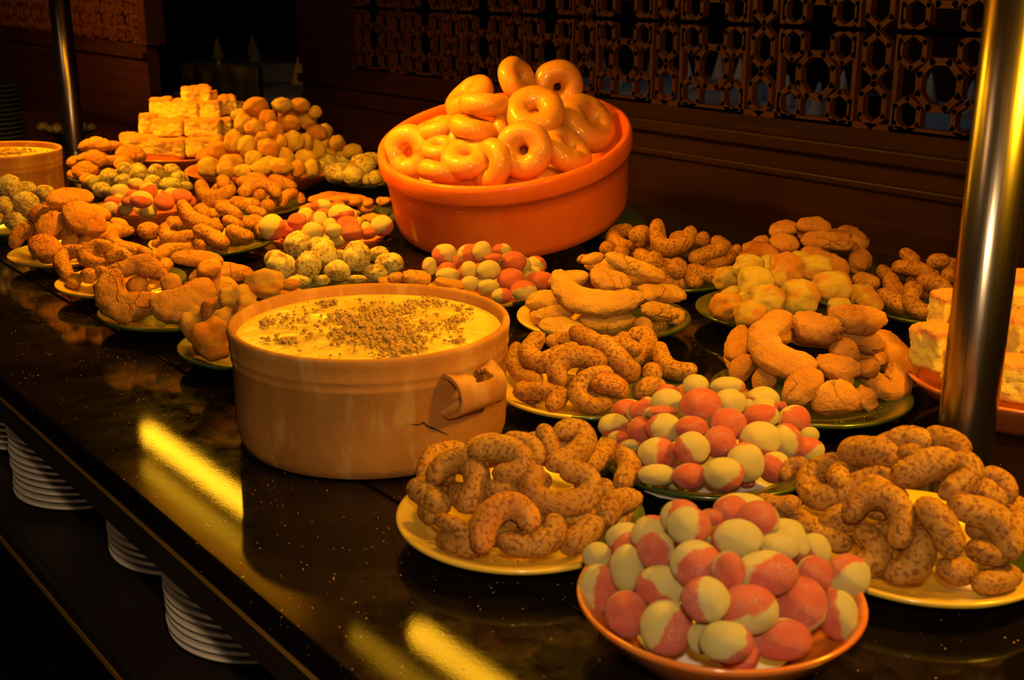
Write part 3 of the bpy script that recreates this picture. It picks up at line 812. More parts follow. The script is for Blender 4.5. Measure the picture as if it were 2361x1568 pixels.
def spline(P, n):
    P = [V(p) for p in P]
    if len(P) == 2: P = [P[0], (P[0]+P[1])/2, P[1]]
    Q = [P[0]*2-P[1]] + P + [P[-1]*2-P[-2]]
    out = []
    L_ = len(P)-1
    for i in range(n+1):
        u = i/n*L_; k = min(int(u), L_-1); t = u-k; a, b2, c, e = Q[k:k+4]
        out.append(.5*((2*b2)+(c-a)*t+(2*a-5*b2+4*c-e)*t*t+(3*b2-a-3*c+e)*t**3))
    return out
def sausage_mesh(pts, r, nrm, flat, seed, taper=.62, rough=0, segs=40, ring=26):
    """a rolled piece of dough along pts; flat < 1 squashes it along nrm"""
    sp = spline(pts, segs); L_ = [0]
    for i in range(1, len(sp)): L_.append(L_[-1]+(sp[i]-sp[i-1]).length)
    T = L_[-1]; c = sum(sp, V())/len(sp); vs_, fs = [], []
    cap = min(r*.95, T*.45)
    for i, p in enumerate(sp):
        t = (sp[min(i+1, segs)]-sp[max(i-1, 0)]).normalized()
        nn = (nrm-t*nrm.dot(t)); nn = nn.normalized() if nn.length > 1e-3 else V((0, 0, 1)); sd = t.cross(nn)
        u = L_[i]/T; e = min(L_[i], T-L_[i])
        prof = taper + (1-taper)*math.sin(PI*min(1, max(0, u)))**.6
        endf = math.sqrt(max(0.0, 1-(1-min(1, e/cap))**2)) if cap > 0 else 1
        if rough: endf = max(endf, .78)
        if i in (0, segs): endf = max(.02, endf*.0+.02) if not rough else .70
        R_ = r*prof*max(endf, .02)
        for j in range(ring):
            a = 2*PI*j/ring; ca, sa = math.cos(a), math.sin(a)
            if flat < .99: ca_ = math.copysign(abs(ca)**.72, ca); sa_ = math.copysign(abs(sa)**(.8 if sa > 0 else .55), sa)
            else: ca_, sa_ = ca, sa
            off = sd*ca_ + nn*sa_*flat
            q = (p-c)*40 + V((seed, seed*.3, 0)) + off*.9
            k = 1 + .13*noise.noise(q) + .05*noise.noise(q*3.1+off) + ((.13*noise.noise(q*1.3+off*1.6) + .09*noise.noise(q*3+off*4)) if flat < .99 else .02*noise.noise(q*7+off*4))
            if rough and u < .12 or rough and u > .88: k += .22*noise.noise(q*5+off*2)
            vs_.append(p-c+off*R_*k + (t*r*.16*noise.noise(q*3+off*2) if rough and (u < .1 or u > .9) else V()))
    for i in range(segs):
        for j in range(ring):
            j2 = (j+1) % ring; fs.append((i*ring+j, i*ring+j2, (i+1)*ring+j2, (i+1)*ring+j))
    fs.append(tuple(reversed(range(ring)))); fs.append(tuple(segs*ring+j for j in range(ring)))
    me = bpy.data.meshes.new('m'); me.from_pydata([v[:] for v in vs_], [], fs)
    bm = bmesh.new(); bm.from_mesh(me); bmesh.ops.recalc_face_normals(bm, faces=bm.faces); bm.to_mesh(me); bm.free()
    return me, c
def turning(pts):
    a = 0
    for i in range(1, len(pts)-1):
        u = (V(pts[i])-V(pts[i-1])); v = (V(pts[i+1])-V(pts[i]))
        if u.length and v.length: a += abs(u.angle(v))
    return a
def rolls(key, crop, mat, txt, name, cat, group, word, flat=1.0, taper=.62, fill=8, rough=0, hs=1.0, blend=.55, fat=1.2):
    d = D[key]; ox, oy, s = CROPS[crop]; E = []
    for row in txt.strip().split('\n'):
        row = row.strip()
        if not row: continue
        f = row.split('|'); pts = [tuple(float(q) for q in w_.split(',')) for w_ in f[0].split()]
        pts = [(x/s+ox, y/s+oy) for x, y in pts]
        E.append((pts, float(f[1])/s*fat, float(f[2]) if len(f) > 2 and f[2] else 0, f[3] if len(f) > 3 else ''))
    dep = (d.c-CAM).dot(FWD); rm = sum(e[1] for e in E)/len(E)*dep/FPX
    set_height(d, [(*e[0][len(e[0])//2], 0) for e in E], rm*.9); d.H *= hs
    items, lks = [], []; rnd = random.Random(len(E)*17+int(d.c.y*1000)); P = []
    lens = []
    for n, (pts, rp, lay, flag) in enumerate(E):
        cx_ = sum(p[0] for p in pts)/len(pts); cy_ = sum(p[1] for p in pts)/len(pts)
        r = rp*dep/FPX
        c = hit(d, cx_, cy_, r*.9*(flat if flat < 1 else 1))
        c = c - ray(cx_, cy_)*r*lay*1.3
        dn = dnormal(d, c); vw = -ray(cx_, cy_)
        nrm = (dn*blend + vw*(1-blend)).normalized()
        W = []
        if len(pts) == 2: pts = [pts[0], ((pts[0][0]+pts[1][0])/2, (pts[0][1]+pts[1][1])/2), pts[1]]
        pts = list(pts)
        for a_, b_ in ((0, 1), (-1, -2)):
            ex, ey = pts[a_][0]-pts[b_][0], pts[a_][1]-pts[b_][1]; ln = math.hypot(ex, ey) or 1
            g = min(rp*.45, 30); pts[a_] = (pts[a_][0]+ex/ln*g, pts[a_][1]+ey/ln*g)
        for x, y in pts:
            dr = ray(x, y); t = (c-CAM).dot(nrm)/dr.dot(nrm); p = CAM+dr*t
            q, h = local(d, p); fh = floor_h(d, q.length)+r*.85*flat
            if h < fh:
                # rest it on the plate: slide back along the sight line to the plate's surface
                t2 = (d.c+d.up*fh-CAM).dot(d.up)/dr.dot(d.up); p = CAM+dr*t2
            W.append(p)
        kk = (c-CAM).dot(FWD)/FPX; r = rp*kk
        mm = M[mat+'_brown'] if 'b' in flag else M[mat]
        fl = flat if 'r' not in flag else 1.0
        me, cc = sausage_mesh(W, r, nrm, fl, n*3.7+d.c.x*9, taper, rough or ('k' in flag))
        o = link(name, me, mm, None, cc)
        items.append((o, cx_, cy_)); tu = turning(pts)
        L_ = sum((W[i+1]-W[i]).length for i in range(len(W)-1)); lens.append(L_)
        shp = 'tightly curled' if tu > 2.3 else ('curved' if tu > .9 else ('slightly bent' if tu > .25 else 'straight'))
        if 'k' in flag: shp = 'broken ' + ('curved' if tu > .9 else 'short')
        if 'b' in flag: shp = 'browned ' + shp
        lks.append(shp+' '+word)
        P += [(w_, r) for w_ in W]
    finish(d, items, lks, cat, group)
    n = 0; cnt = {}
    for tr in range(900):
        if n >= fill: break
        a = rnd.uniform(0, 2*PI); rr = d.R*.80*math.sqrt(rnd.random())
        side = V((math.cos(a), math.sin(a), 0)); front = -side.dot(F0)
        h = dome(d, rr, rm) - (rm*1.7 if front > -.15 else rm*.2)
        if h < floor_h(d, rr)+rm*.85*flat:
            if front > -.1 and rr > d.R*.5: continue
            h = floor_h(d, rr)+rm*.9*flat
        p = d.c+side*rr+d.up*h; tg = V((-side.y, side.x, 0)); Lh = rm*2.1
        pts = [p-tg*Lh, p+side*rm*.5, p+tg*Lh]
        if all((q-w_).length > (rm+r2)*.52 for q in pts for w_, r2 in P):
            n += 1; P += [(q, rm) for q in pts]
            me, cc = sausage_mesh(pts, rm*.95, d.up, flat, tr*.77, taper, 0, 16, 14)
            o = link(name, me, M[mat], None, cc)
            tag(o, word + ' buried ' + inner_words(d, p, cnt) + ', ' + d.short, cat, group + ', inner ones')

# ------------------------------------------------------------------ sweets (x, y, rx, ry, direction of the pink side, share of pink)
SW = dict(name='sugared_sweet', cat='sweet')
balls('b1', 'P1', 'sweet', '''1270,225,188,105,200,.05;1240,440,178,130,205,.14;890,350,150,132,-15,.40;1050,290,80,60,0,.9;630,350,112,70,20,.55
440,440,135,108,-60,.62;240,570,102,98,-45,.22;450,655,118,160,250,.08;660,525,130,132,200,.72;940,625,176,165,-50,.75;1180,670,115,130,0,.9
1570,390,148,90,225,.5;1535,505,145,100,230,.25;1790,530,118,120,205,.42;1450,690,222,152,-20,.72;1785,700,125,130,0,.9;2030,710,157,152,125,.3
255,800,142,165,-5,.6;690,785,172,148,225,.5;450,980,147,160,0,.95;1015,880,168,155,190,.4;738,1080,184,188,-30,.58;1320,945,207,168,120,.5
1690,910,185,190,110,.75;1965,985,130,168,190,.42;1165,1180,186,140,-40,.4;1560,1165,210,142,0,.92;985,1150,100,110,0,.04;1900,880,60,90,0,.8''',
      group='pink and cream sweets in the front bowl', fill=14, **SW)
balls('p4', 'P4', 'sweet', '''1340,170,158,90,-25,.3;1350,322,150,128,180,.1;770,318,152,122,0,.04;580,335,72,70,200,.5;400,400,150,112,200,.75
1085,350,188,165,100,.75;1525,355,60,68,0,.04;1665,292,152,118,-110,.5;1840,350,52,42,0,.9;1650,447,167,110,140,.66;1960,482,148,132,-45,.85
268,542,145,115,-60,.5;705,410,150,60,40,.7;600,440,62,45,0,.05;510,582,110,125,0,.96;740,562,166,135,190,.25;1000,555,148,105,0,.95
1335,525,172,148,0,.95;310,655,98,70,0,.6;430,725,90,60,0,.3;680,800,182,145,0,.52;1000,752,162,152,225,.42;1260,692,152,145,0,.96
1640,672,190,172,-100,.35;1880,680,150,158,10,.35;2105,625,88,75,0,.05;2080,768,152,122,130,.5;1500,880,170,180,80,.12;1775,930,150,142,225,.7
670,1000,172,98,0,.06;980,1012,155,118,0,.98;1295,992,182,152,-45,.35;1520,1065,70,42,0,.9;515,865,45,60,0,.8''',
      group='pink and cream sweets on the sugar-strewn plate', fill=14, **SW)
balls('p15', 'W', 'sweet', '''965,210,158,135,220,.5;770,355,92,115,190,.2;1285,200,155,125,0,.72;1445,165,125,125,30,.15;1690,150,120,82,180,.5
1830,295,160,130,0,.9;1065,350,118,95,0,.06;925,425,82,85,0,.05;1270,410,112,120,200,.2;1525,405,145,125,0,.04;1590,250,120,60,120,.7
1010,470,150,95,0,.05;1810,530,175,145,0,.97;1280,575,112,95,0,.06;1520,605,135,85,0,.05;1690,745,128,92,0,.5;2120,340,130,115,30,.32
2170,540,190,120,0,.85;1960,660,160,125,110,.42;2000,480,60,70,0,.05;1200,660,60,50,0,.1''',
      group='pink and cream sweets before the orange pot', fill=12, **SW)
balls('b17', 'S', 'sweet', '''215,925,130,128,-30,.32;330,812,86,80,0,.95;470,745,105,85,180,.85;680,760,90,112,180,.35;790,795,72,85,0,.08
620,890,105,95,0,.04;700,590,105,68,200,.5;720,665,72,50,0,.9;900,675,132,95,-60,.5;975,785,125,92,150,.8;830,892,88,72,200,.18
1015,935,110,92,0,.97;1150,838,62,88,-40,.3;1240,825,55,52,0,.05;1315,905,112,100,-60,.35;1180,965,72,55,0,.9;820,990,130,62,0,.1;560,1000,60,60,0,.8''',
      group='pink and cream sweets left of the orange pot', fill=12, **SW)
balls('b24', 'D', 'sweet', '''925,145,77,62,250,.32;1045,82,62,46,250,.4;1143,135,66,65,-60,.65;1030,175,62,48,0,.9;1090,225,85,65,-100,.6
870,220,66,45,0,.9;965,265,52,56,0,.05;1012,318,66,42,90,.8;1135,292,65,50,0,.04;1265,265,77,65,0,.88;1235,168,45,42,0,.4;1320,158,56,45,230,.3
1295,190,62,40,0,.9;1395,215,85,60,0,.8;1210,242,45,42,0,.05;915,325,40,36,0,.9;850,268,62,48,0,.1;1450,215,55,50,0,.9''',
      group='pink and cream sweets in the small far bowl', fill=8, **SW)

# ------------------------------------------------------------------ icing-dusted balls
DB = dict(name='dusted_ball', cat='biscuit', looks='dusted ball')
balls('p16', 'S', 'dusted', '470,980,138,138;240,1120,112,90;300,1202,142,138;570,1185,122,138;725,1090,130,135;860,1242,124,106;1060,1100,138,138;1385,1160,138,106;1242,1268,120,92;1285,1075,95,80;885,1095,85,72;480,1345,120,60;700,1335,85,55;1050,1325,105,45',
      group='dusted balls behind the custard', fill=8, **DB)
balls('p19', 'S', 'dusted', '740,240,122,120;890,150,112,72;850,300,130,100;1030,345,102,98;1120,185,135,108;1200,120,105,72;690,430,122,82;910,432,102,52;1190,442,102,62;1245,332,72,72',
      group='dusted balls behind the orange pot', fill=6, **DB)
balls('p23', 'A', 'dusted', '745,1213,66,64;852,1158,56,52;950,1185,62,52;1065,1170,56,52;1165,1172,62,56;692,1290,60,48;632,1242,48,50;1040,1245,62,50;1160,1262,72,52;1215,1222,50,58;1265,1300,48,32;840,1232,52,48;740,1340,52,28',
      group='dusted balls on the far green plate', fill=8, **DB)
balls('p28', 'D', 'dusted', '72,102,86,92;202,118,72,58;345,150,78,58;28,250,66,70;195,225,100,82;110,368,72,70;-10,350,42,48;250,315,62,42;322,210,52,62;-60,160,60,70',
      group='dusted balls at the left picture edge', fill=6, **DB)
# ------------------------------------------------------------------ golden coconut and baked balls
CB = dict(name='coconut_ball', cat='pastry', looks='golden coconut ball')
balls('p8', 'H', 'coconut', '225,682,102,96;350,650,52,62;430,520,116,108;640,420,106,108;500,640,116,102;385,762,108,88;740,622,122,122;955,552,134,102;845,425,108,92;1160,622,100,90;1215,715,85,85;580,500,60,72;1010,690,82,62;735,350,62,50',
      group='golden coconut balls behind the broken crescents', sc=1.2, fill=8, **CB)
balls('p32', 'E', 'toasted', '148,745,80,98;262,835,112,118;430,562,98,78;622,455,102,82;282,632,82,72;505,620,70,70;350,690,60,60;785,462,62,32',
      group='golden coconut pieces left of the cream pot', sc=1.3, fill=3, **CB)
balls('b20', 'Q', 'puff', '''1340,255,112,82;1560,240,86,66;1720,240,86,62;1190,330,72,58;1220,400,82,82;1440,355,76,76;1620,300,96,66;1780,355,82,86;1320,440,82,72
1490,465,86,80;1640,400,84,72;1650,555,98,88;1870,490,86,76;1140,560,82,92;1260,600,82,92;995,640,84,86;1440,620,96,82;1120,740,104,72;1312,710,76,72
1595,690,72,78;1460,750,92,62;1770,705,104,72;1860,640,84,90;918,812,92,96;1070,848,82,76;1230,845,92,62;1380,850,92,62;1555,850,102,72;1700,850,66,78
1820,840,62,82;1770,570,62,82;1390,520,62,52;1970,680,72,62;1950,570,62,72;2050,570,66,66;2180,640,84,62;1945,460,60,58;1850,300,60,52;2085,690,70,50;1560,560,50,60''',
      name='golden_ball', cat='pastry', looks='baked golden ball', group='golden baked balls in the big far dish', fill=22)
# three balls beyond the left casserole
dish('px', -3.45, 1.13, .07, 'plate', 'plate of dusted balls glimpsed behind the left casserole', 'behind the left casserole', -1.1, 0)
balls('px', 'J', 'dusted', '400,185,52,36;530,190,42,40;465,190,30,30', group='dusted balls behind the left casserole', fill=4, **DB)

# ------------------------------------------------------------------ almond horns
HN = dict(mat='horn', name='almond_horn', cat='biscuit', word='almond horn')
rolls('p2', 'P2', txt='''340,560 400,430 520,370 640,370|66|-.8
960,275 1090,290 1180,360 1200,440|52|-.8
820,650 930,670 1040,700|60|-.6
1400,890 1500,880 1600,830|60|-.6
1700,610 1735,690|50|-.4
700,375 860,345 1010,370 1085,450 1020,535 890,540|76|.2
400,590 480,480 640,445 725,540 710,680 620,800|76|.1
250,645 360,710 480,790|76|.3
1240,200 1285,290 1310,385|54|-.1
1370,225 1480,205 1550,280 1500,390 1310,470|74|.5
1560,485 1650,440 1745,335|66|0
1860,400 1905,500 1850,610|68|0|k
1205,520 1150,640 1250,750 1430,775 1570,720 1600,620 1520,540 1400,510|76|.3
770,1110 780,970 870,835 1000,785 1110,850 1150,950|80|.5|b
450,900 560,950 650,1015|55|0|k
920,1045 1060,1090 1220,1080 1340,1000 1310,890|72|0
1420,1110 1540,1020 1650,920|80|.2
1740,890 1780,780 1940,735|72|.2|k''', group='almond horns right of the cream pot', fill=20, fat=1.42, **HN)
rolls('p3', 'P3', txt='''1200,200 1340,165 1480,205|70|-.6
380,480 430,400 520,360|50|-.5
1280,285 1430,275|50|-.5
1950,450 2080,520 2130,640|70|-.5
680,890 830,800 960,830|85|-.9
1190,1215 1340,1200 1440,1060 1440,900|94|-.5
1600,1180 1740,1220 1820,1190|80|-.5
1830,1040 1960,1070 2090,1115|75|-.3
850,280 1040,280 1220,295|96|0
800,350 620,420 560,540 640,640 800,620 960,530 1160,430|78|.3
190,670 320,720 460,680|70|-.2
460,780 540,850 700,950 860,1010|72|0
1720,330 1820,400 1790,520 1620,600|80|-.1
1280,500 1450,400 1680,330|92|.4
1800,520 1950,600 2080,680|70|-.1
960,900 1080,1000 1085,1120 960,1185 860,1150|86|.1
885,790 970,660 1110,620 1240,680 1300,830 1250,1000|84|.7
1700,690 1850,740 2000,800 2110,920 2160,1080|96|.2
1450,690 1570,800 1650,930 1690,1070|94|.6
2190,700 2260,800|70|0''', group='almond horns at the near pole', fill=20, fat=1.36, **HN)
rolls('p5', 'G', txt='''360,965 450,960 520,990|45|-.4
870,935 950,950|45|-.4
130,1000 110,1120 180,1210 290,1230|54|-.2
1100,1150 1120,1240|60|-.5
1000,1340 1100,1290 1190,1310|62|-.2
300,925 215,1030 300,1120 420,1075 560,1010|66|.1
540,890 650,945 760,1000|58|0
960,920 1060,925 1075,1010 1000,1095|62|.1
740,960 830,1060 910,1150 970,1215|74|.6
1160,1005 1200,1120 1290,1180 1400,1170|62|0
130,1330 250,1320 360,1330 440,1350 380,1430|60|0
800,1190 680,1215 585,1290 590,1380 680,1430 800,1410|62|.1
455,1260 420,1190 480,1095 620,1075 750,1120|70|.5
700,1275 820,1280 900,1340|70|.5|b''', group='almond horns behind the cream pot', fill=12, **HN)
rolls('p9', 'G', txt='''760,290 830,300|45|-.3
580,380 640,360|30|0
1450,380 1560,400 1690,345|45|-.3
1080,365 1160,395|60|0
1560,230 1660,300|45|-.3
1700,300 1740,310|38|-.4
1080,300 960,300 850,250 850,180 950,160|54|.2
970,205 1080,180|60|.5
1150,110 1150,220 1210,285 1340,245 1390,160|56|.3
1450,220 1500,230|50|.2
1400,370 1500,335 1630,290|52|.2
1400,540 1400,460 1540,490 1630,465|48|.1
1450,545 1390,520|44|.2
1290,390 1290,480|60|.3''', group='almond horns beside the orange pot', fill=12, **HN)
rolls('p11', 'H', txt='''1640,375 1760,365|48|-.4
1770,440 1780,500|45|-.3
1460,310 1540,365|40|0
1400,410 1500,415 1640,450|50|.1
1310,430 1360,480|40|0
1360,480 1390,550 1430,600|52|.3
1130,490 1260,525|48|0
1290,600 1400,650 1470,695|55|0
1570,505 1700,535 1760,600|54|.3
1560,555 1510,630 1560,705 1680,735|50|.2''', group='almond horns left of the near pole', fill=10, **HN)
rolls('p25', 'Q', txt='''1040,890 1060,950|50|-.3
1200,925 1310,870|34|0
1470,880 1560,925 1670,955|50|-.2
1340,1020 1390,1050|58|-.2
850,930 890,1025 1010,1040 1130,970|58|.2
1225,1030 1300,935 1440,945 1530,1030|54|.2
1130,1080 1240,1115 1350,1110|54|.2
1560,1110 1600,1040 1680,1010|45|.2
1725,1025 1730,1075|34|0
1390,1130 1480,1120|52|0
1290,1165 1380,1190|45|.1''', group='almond horns before the golden balls', fill=12, **HN)
rolls('p26', 'D', txt='''1540,270 1580,330|48|-.3
1300,370 1390,380|40|-.2
1640,370 1670,400|40|-.2
1110,440 1190,440|56|0|k
1270,440 1290,500 1400,500 1480,470|50|.1
1400,235 1450,335 1550,385 1690,420|54|.2
1680,260 1760,290 1840,345|50|.3
1730,350 1800,385 1860,410|42|.2
1510,430 1620,480 1730,550|56|.5
1760,430 1850,480 1930,495|54|.4
1930,345 2010,390 2090,430|50|.1
1520,560 1570,550|45|.1
1010,440 900,455 850,510 930,565 1090,590|48|.3
1180,540 1260,540|30|0''', group='horns beside the small red bowl', fill=12, **HN)
rolls('p30', 'D', txt='''1090,640 1200,640 1320,585 1440,585|50|0
830,660 920,620 1000,660|45|-.2
760,740 820,800|45|-.2
640,780 730,795|50|0
520,780 470,680 530,605 640,600|52|.2
850,565 730,565 655,640 720,690 800,690|50|.5''', group='horns near the counter edge', fill=12, **HN)

# ------------------------------------------------------------------ crescents and flat biscuits
M['biscuit_brown'] = M['horn_brown']; M['biscuit_pale_brown'] = M['biscuit']
BC = dict(mat='biscuit', name='crescent_biscuit', cat='biscuit')
rolls('p31', 'D', txt='''1340,650 1500,650 1690,670|55|-.1
1640,880 1800,880|72|-.2
1490,810 1680,755 1920,765|62|.3
1000,860 1110,850|60|-.3
880,735 960,730 1090,700 1240,780|64|.2|k
1210,990 1340,1030 1500,970 1570,860|112|.3
870,800 850,930 970,1030 1150,970|98|.4|k
1270,830 1360,860|70|.1''', word='cracked crescent', flat=.62, group='cracked crescents near the counter edge', fill=4, taper=.42, fat=1.32, **BC)
rolls('p27', 'D', txt='''240,330 350,290|60|-.3
480,480 580,440|50|-.2
500,540 600,560|62|-.3
640,525 670,540|66|0
680,270 800,330|50|-.1
870,370 970,400|40|0
330,480 400,390 480,370|74|.1
260,530 370,580 450,600|80|.1|b
110,550 150,470 240,420|56|.2
380,205 540,182 690,180|60|.4
530,280 620,340 770,410|96|.6''', word='cracked oval biscuit', flat=.6, group='dark biscuits at the far left edge', fill=8, taper=.5, fat=1.3, **BC)
rolls('p22', 'A', txt='''820,1055 960,1055|60|-.1
480,1095 520,1100|34|0
800,1120 890,1120|50|0
570,1230 640,1230|40|0
520,1165 640,1160|48|.1|k
600,1060 700,1095|44|.2
550,1000 650,978 730,992|38|.4''', word='rough oval biscuit', flat=.62, group='rough biscuits on the far green plate', fill=8, taper=.5, fat=1.3, **BC)
rolls('p18', 'S', txt='''560,620 620,600|60|-.2
1280,545 1350,540|50|0
600,530 800,500 1000,520 1180,560|58|.1
1090,600 1220,600|45|.1
1150,710 1340,740|58|.1''', word='smooth biscuit', flat=.6, group='smooth biscuits beside the orange pot', fill=8, taper=.5, fat=1.3, **BC)
PB = dict(mat='biscuit_pale', name='crescent_biscuit', cat='biscuit')
rolls('p6', 'G', txt='''390,525 520,520 620,490|58|-.3
620,385 740,345|45|-.3
1000,840 1090,860|55|-.3
230,680 350,665 470,685|70|-.1
280,775 450,755 530,735|50|0
320,850 460,860 600,905|64|0
620,800 800,820 950,800|72|-.1
1060,735 1270,760|58|0|k
800,350 960,420 1180,500|68|.1
730,445 780,520 920,545|78|.2
1050,600 1310,625|66|.2|k
440,500 520,630 750,695 990,650|88|.7|k''', word='thick pale crescent', flat=.62, group='thick pale crescents', fill=9, taper=.5, blend=.7, **PB)
rolls('p7', 'H', txt='''980,980 1110,1030|80|-.6
450,1180 530,1200|78|-.5
1000,1190 1070,1200|78|-.4
890,1070 1000,1110 1120,1120|70|0|k
1160,1280 1230,1370|64|0|k
320,880 310,1000 320,1100|80|.1|k
350,1060 300,1180|66|.1|k
1060,900 1180,915 1280,955|66|0|k
980,740 1100,770 1280,765|82|.1|k
740,775 870,840 980,820|84|.3|k
870,1370 980,1310 1100,1360|92|.1
660,1310 760,1240 850,1170|88|.3
1280,890 1400,980 1445,1140 1360,1260 1210,1160|84|.4|k
640,765 500,870 520,1010 660,1085 810,1085|92|.6''', word='brown crescent piece', flat=.66, group='broken brown crescents', fill=9, taper=.5, fat=1.3, **BC)
rolls('p10', 'H', txt='''430,230 500,230|45|-.3
390,430 500,400|50|-.2
1120,340 1200,380|78|-.1
1030,155 1120,200 1160,260|62|-.1
550,170 620,140 690,150|55|-.2
740,120 850,118 930,150|54|0
560,220 700,260|60|0
340,375 450,310 560,320|58|.1
770,225 950,225 1090,250|58|.2
770,300 930,370 1060,435|55|.4''', word='oval brown biscuit', flat=.6, group='oval biscuits against the screen', fill=9, taper=.6, **BC)
rolls('p13', 'E', txt='''1470,415 1550,400|28|0
1590,405 1720,420|52|.1|k
1800,440 1960,470|38|.1
1900,520 2080,560|40|0''', word='crumbled biscuit', flat=.6, group='crumbled biscuits behind the cream pot', fill=3, taper=.7, **BC)

# ------------------------------------------------------------------ doughnuts (x, y, outer radius, direction of the axis, how far it faces the camera, depth)
def donut_mesh(var):
    me = bpy.data.meshes.new('m'); vs_, fs = [], []; A, B = 48, 24; Rm, rr = .58, .425
    for i in range(A):
        a = 2*PI*i/A
        for j in range(B):
            b2 = 2*PI*j/B; r = rr*(1+.05*noise.noise(V((math.cos(a)*2+var*5, math.sin(a)*2, math.cos(b2)))))
            k = Rm*(1+.04*noise.noise(V((math.cos(a)+var*3, math.sin(a), 4))))
            x = k+r*math.cos(b2); z = r*math.sin(b2)*.98
            vs_.append((x*math.cos(a), x*math.sin(a), z+.03*noise.noise(V((math.cos(a)*1.5, math.sin(a)*1.5, var*2.2)))))
    for i in range(A):
        for j in range(B): fs.append((i*B+j, ((i+1) % A)*B+j, ((i+1) % A)*B+(j+1) % B, i*B+(j+1) % B))
    me.from_pydata(vs_, [], fs); me.materials.append(M['donut']); me.polygons.foreach_set('use_smooth', [True]*len(me.polygons)); return me
DM = [donut_mesh(i) for i in range(4)]
d = D['pot']
DL = '''500,905,105,90,20,-1.0,,plain doughnut peeping over the far left rim of the orange pot
690,1010,120,100,35,-.8,,doughnut half covered by the leftmost ring
830,980,110,0,30,-1.1,,doughnut deep in the middle left of the heap
1140,890,110,20,30,-1.1,,doughnut deep behind the two front rings
1680,660,75,60,30,-1.2,,small piece of doughnut at the back right of the heap
1220,545,152,20,38,0,,topmost doughnut, turned sideways with a torn edge
890,660,172,130,28,-.2,,tilted doughnut high at the left of the heap
680,875,150,110,18,-.3,,upright-edged doughnut left in the middle layer
1490,590,165,-60,68,-.1,,doughnut with clear hole high at the right of the heap
920,875,158,75,16,.1,,thick doughnut edge below the pale top left one
1000,712,168,85,12,.5,,pale doughnut lying flat near the top left
1690,840,205,40,45,.1,,big stretched doughnut leaning on the right rim
1550,1020,175,50,38,-.1,,doughnut leaning against the front right wall of the pot
1335,765,188,100,62,.5,,glossy doughnut with clear hole in the centre
880,1075,172,100,42,.1,,doughnut with narrow hole at the front left
700,1170,150,80,8,.3,,doughnut edge showing a bitten end at the front left rim
1040,1120,165,180,35,.3,,doughnut seen half edge-on left of the front ring
485,1040,178,200,72,.3,,leftmost doughnut, facing forward on the rim
1262,1020,182,200,78,.8,,shiny doughnut with round hole at the front centre'''
ox, oy, s = CROPS['B']; E = []
for row in DL.split('\n'):
    f = row.split(',', 7); E.append([float(q) for q in f[:6]] + [f[7]])
set_height(d, [(e[0]/s+ox, e[1]/s+oy, 0) for e in E], .02); d.H *= .95
for i, e in enumerate(E):
    x, y = e[0]/s+ox, e[1]/s+oy; dep = (d.c-CAM).dot(FWD); r = e[2]/s*dep/FPX
    p = hit(d, x, y, r*.45) - ray(x, y)*e[5]*r*.55
    q, h = local(d, p)
    lim = OR*.905 - r*.55
    if q.length > lim: p = d.c + q.normalized()*lim + d.up*h; 
    al, el = math.radians(e[3]), math.radians(e[4])
    ax = (RIGHT*math.cos(al)+UPV*math.sin(al))*math.cos(el) - FWD*math.sin(el)
    o = bpy.data.objects.new('doughnut', DM[i % 4]); C.objects.link(o)
    k = (p-CAM).dot(FWD)/FPX; r = e[2]/s*k*1.10
    o.matrix_world = Matrix.Translation(p) @ ax.to_track_quat('Z', 'Y').to_matrix().to_4x4() @ Matrix.Diagonal((r, r, r, 1))
    tag(o, e[6], 'doughnut', 'doughnuts in the orange pot')
rnd = random.Random(4); dcnt = {}
for i in range(16):
    a = i*2.399; rr = .135*math.sqrt(((i % 8)+.6)/8); lay = i//8
    q = V((math.cos(a), math.sin(a), 0)); q = (q-OUP*q.dot(OUP)).normalized()
    p = ocen + q*rr*.9 + OUP*(.055+.04*lay)
    o = bpy.data.objects.new('doughnut', DM[i % 4]); C.objects.link(o)
    ax = (OUP+q*rnd.uniform(-.3, .3)).normalized()
    o.matrix_world = Matrix.Translation(p) @ ax.to_track_quat('Z', 'Y').to_matrix().to_4x4() @ Matrix.Diagonal((.047, .047, .047, 1))
    tag(o, 'doughnut hidden ' + inner_words(D['pot'], p, dcnt) + ' inside the orange pot', 'doughnut', 'doughnuts deep inside the orange pot')

# ------------------------------------------------------------------ sponge cake slabs
def cake_mesh(sx, sy, sz, seed):
    me = bpy.data.meshes.new('m'); bm = bmesh.new(); bmesh.ops.create_cube(bm, size=2)
    bmesh.ops.subdivide_edges(bm, edges=bm.edges, cuts=18, use_grid_fill=True)
    for v in bm.verts:
        c = v.co.copy(); n = c.length
        q = V([math.copysign(abs(t)**.8, t) for t in c]); l8 = (abs(c.x)**8+abs(c.y)**8+abs(c.z)**8)**.125
        c = c/l8 if l8 else c
        p = V((c.x*sx, c.y*sy, c.z*sz))
        dd = c.normalized()*(0.0050*noise.noise(p*30+V((seed, 0, 0))) + .0026*noise.noise(p*110+V((0, seed, 0))) + .0016*noise.noise(p*300))
        v.co = p+dd
    bm.to_mesh(me); bm.free(); me.materials.append(M['cake']); me.polygons.foreach_set('use_smooth', [True]*len(me.polygons)); return me
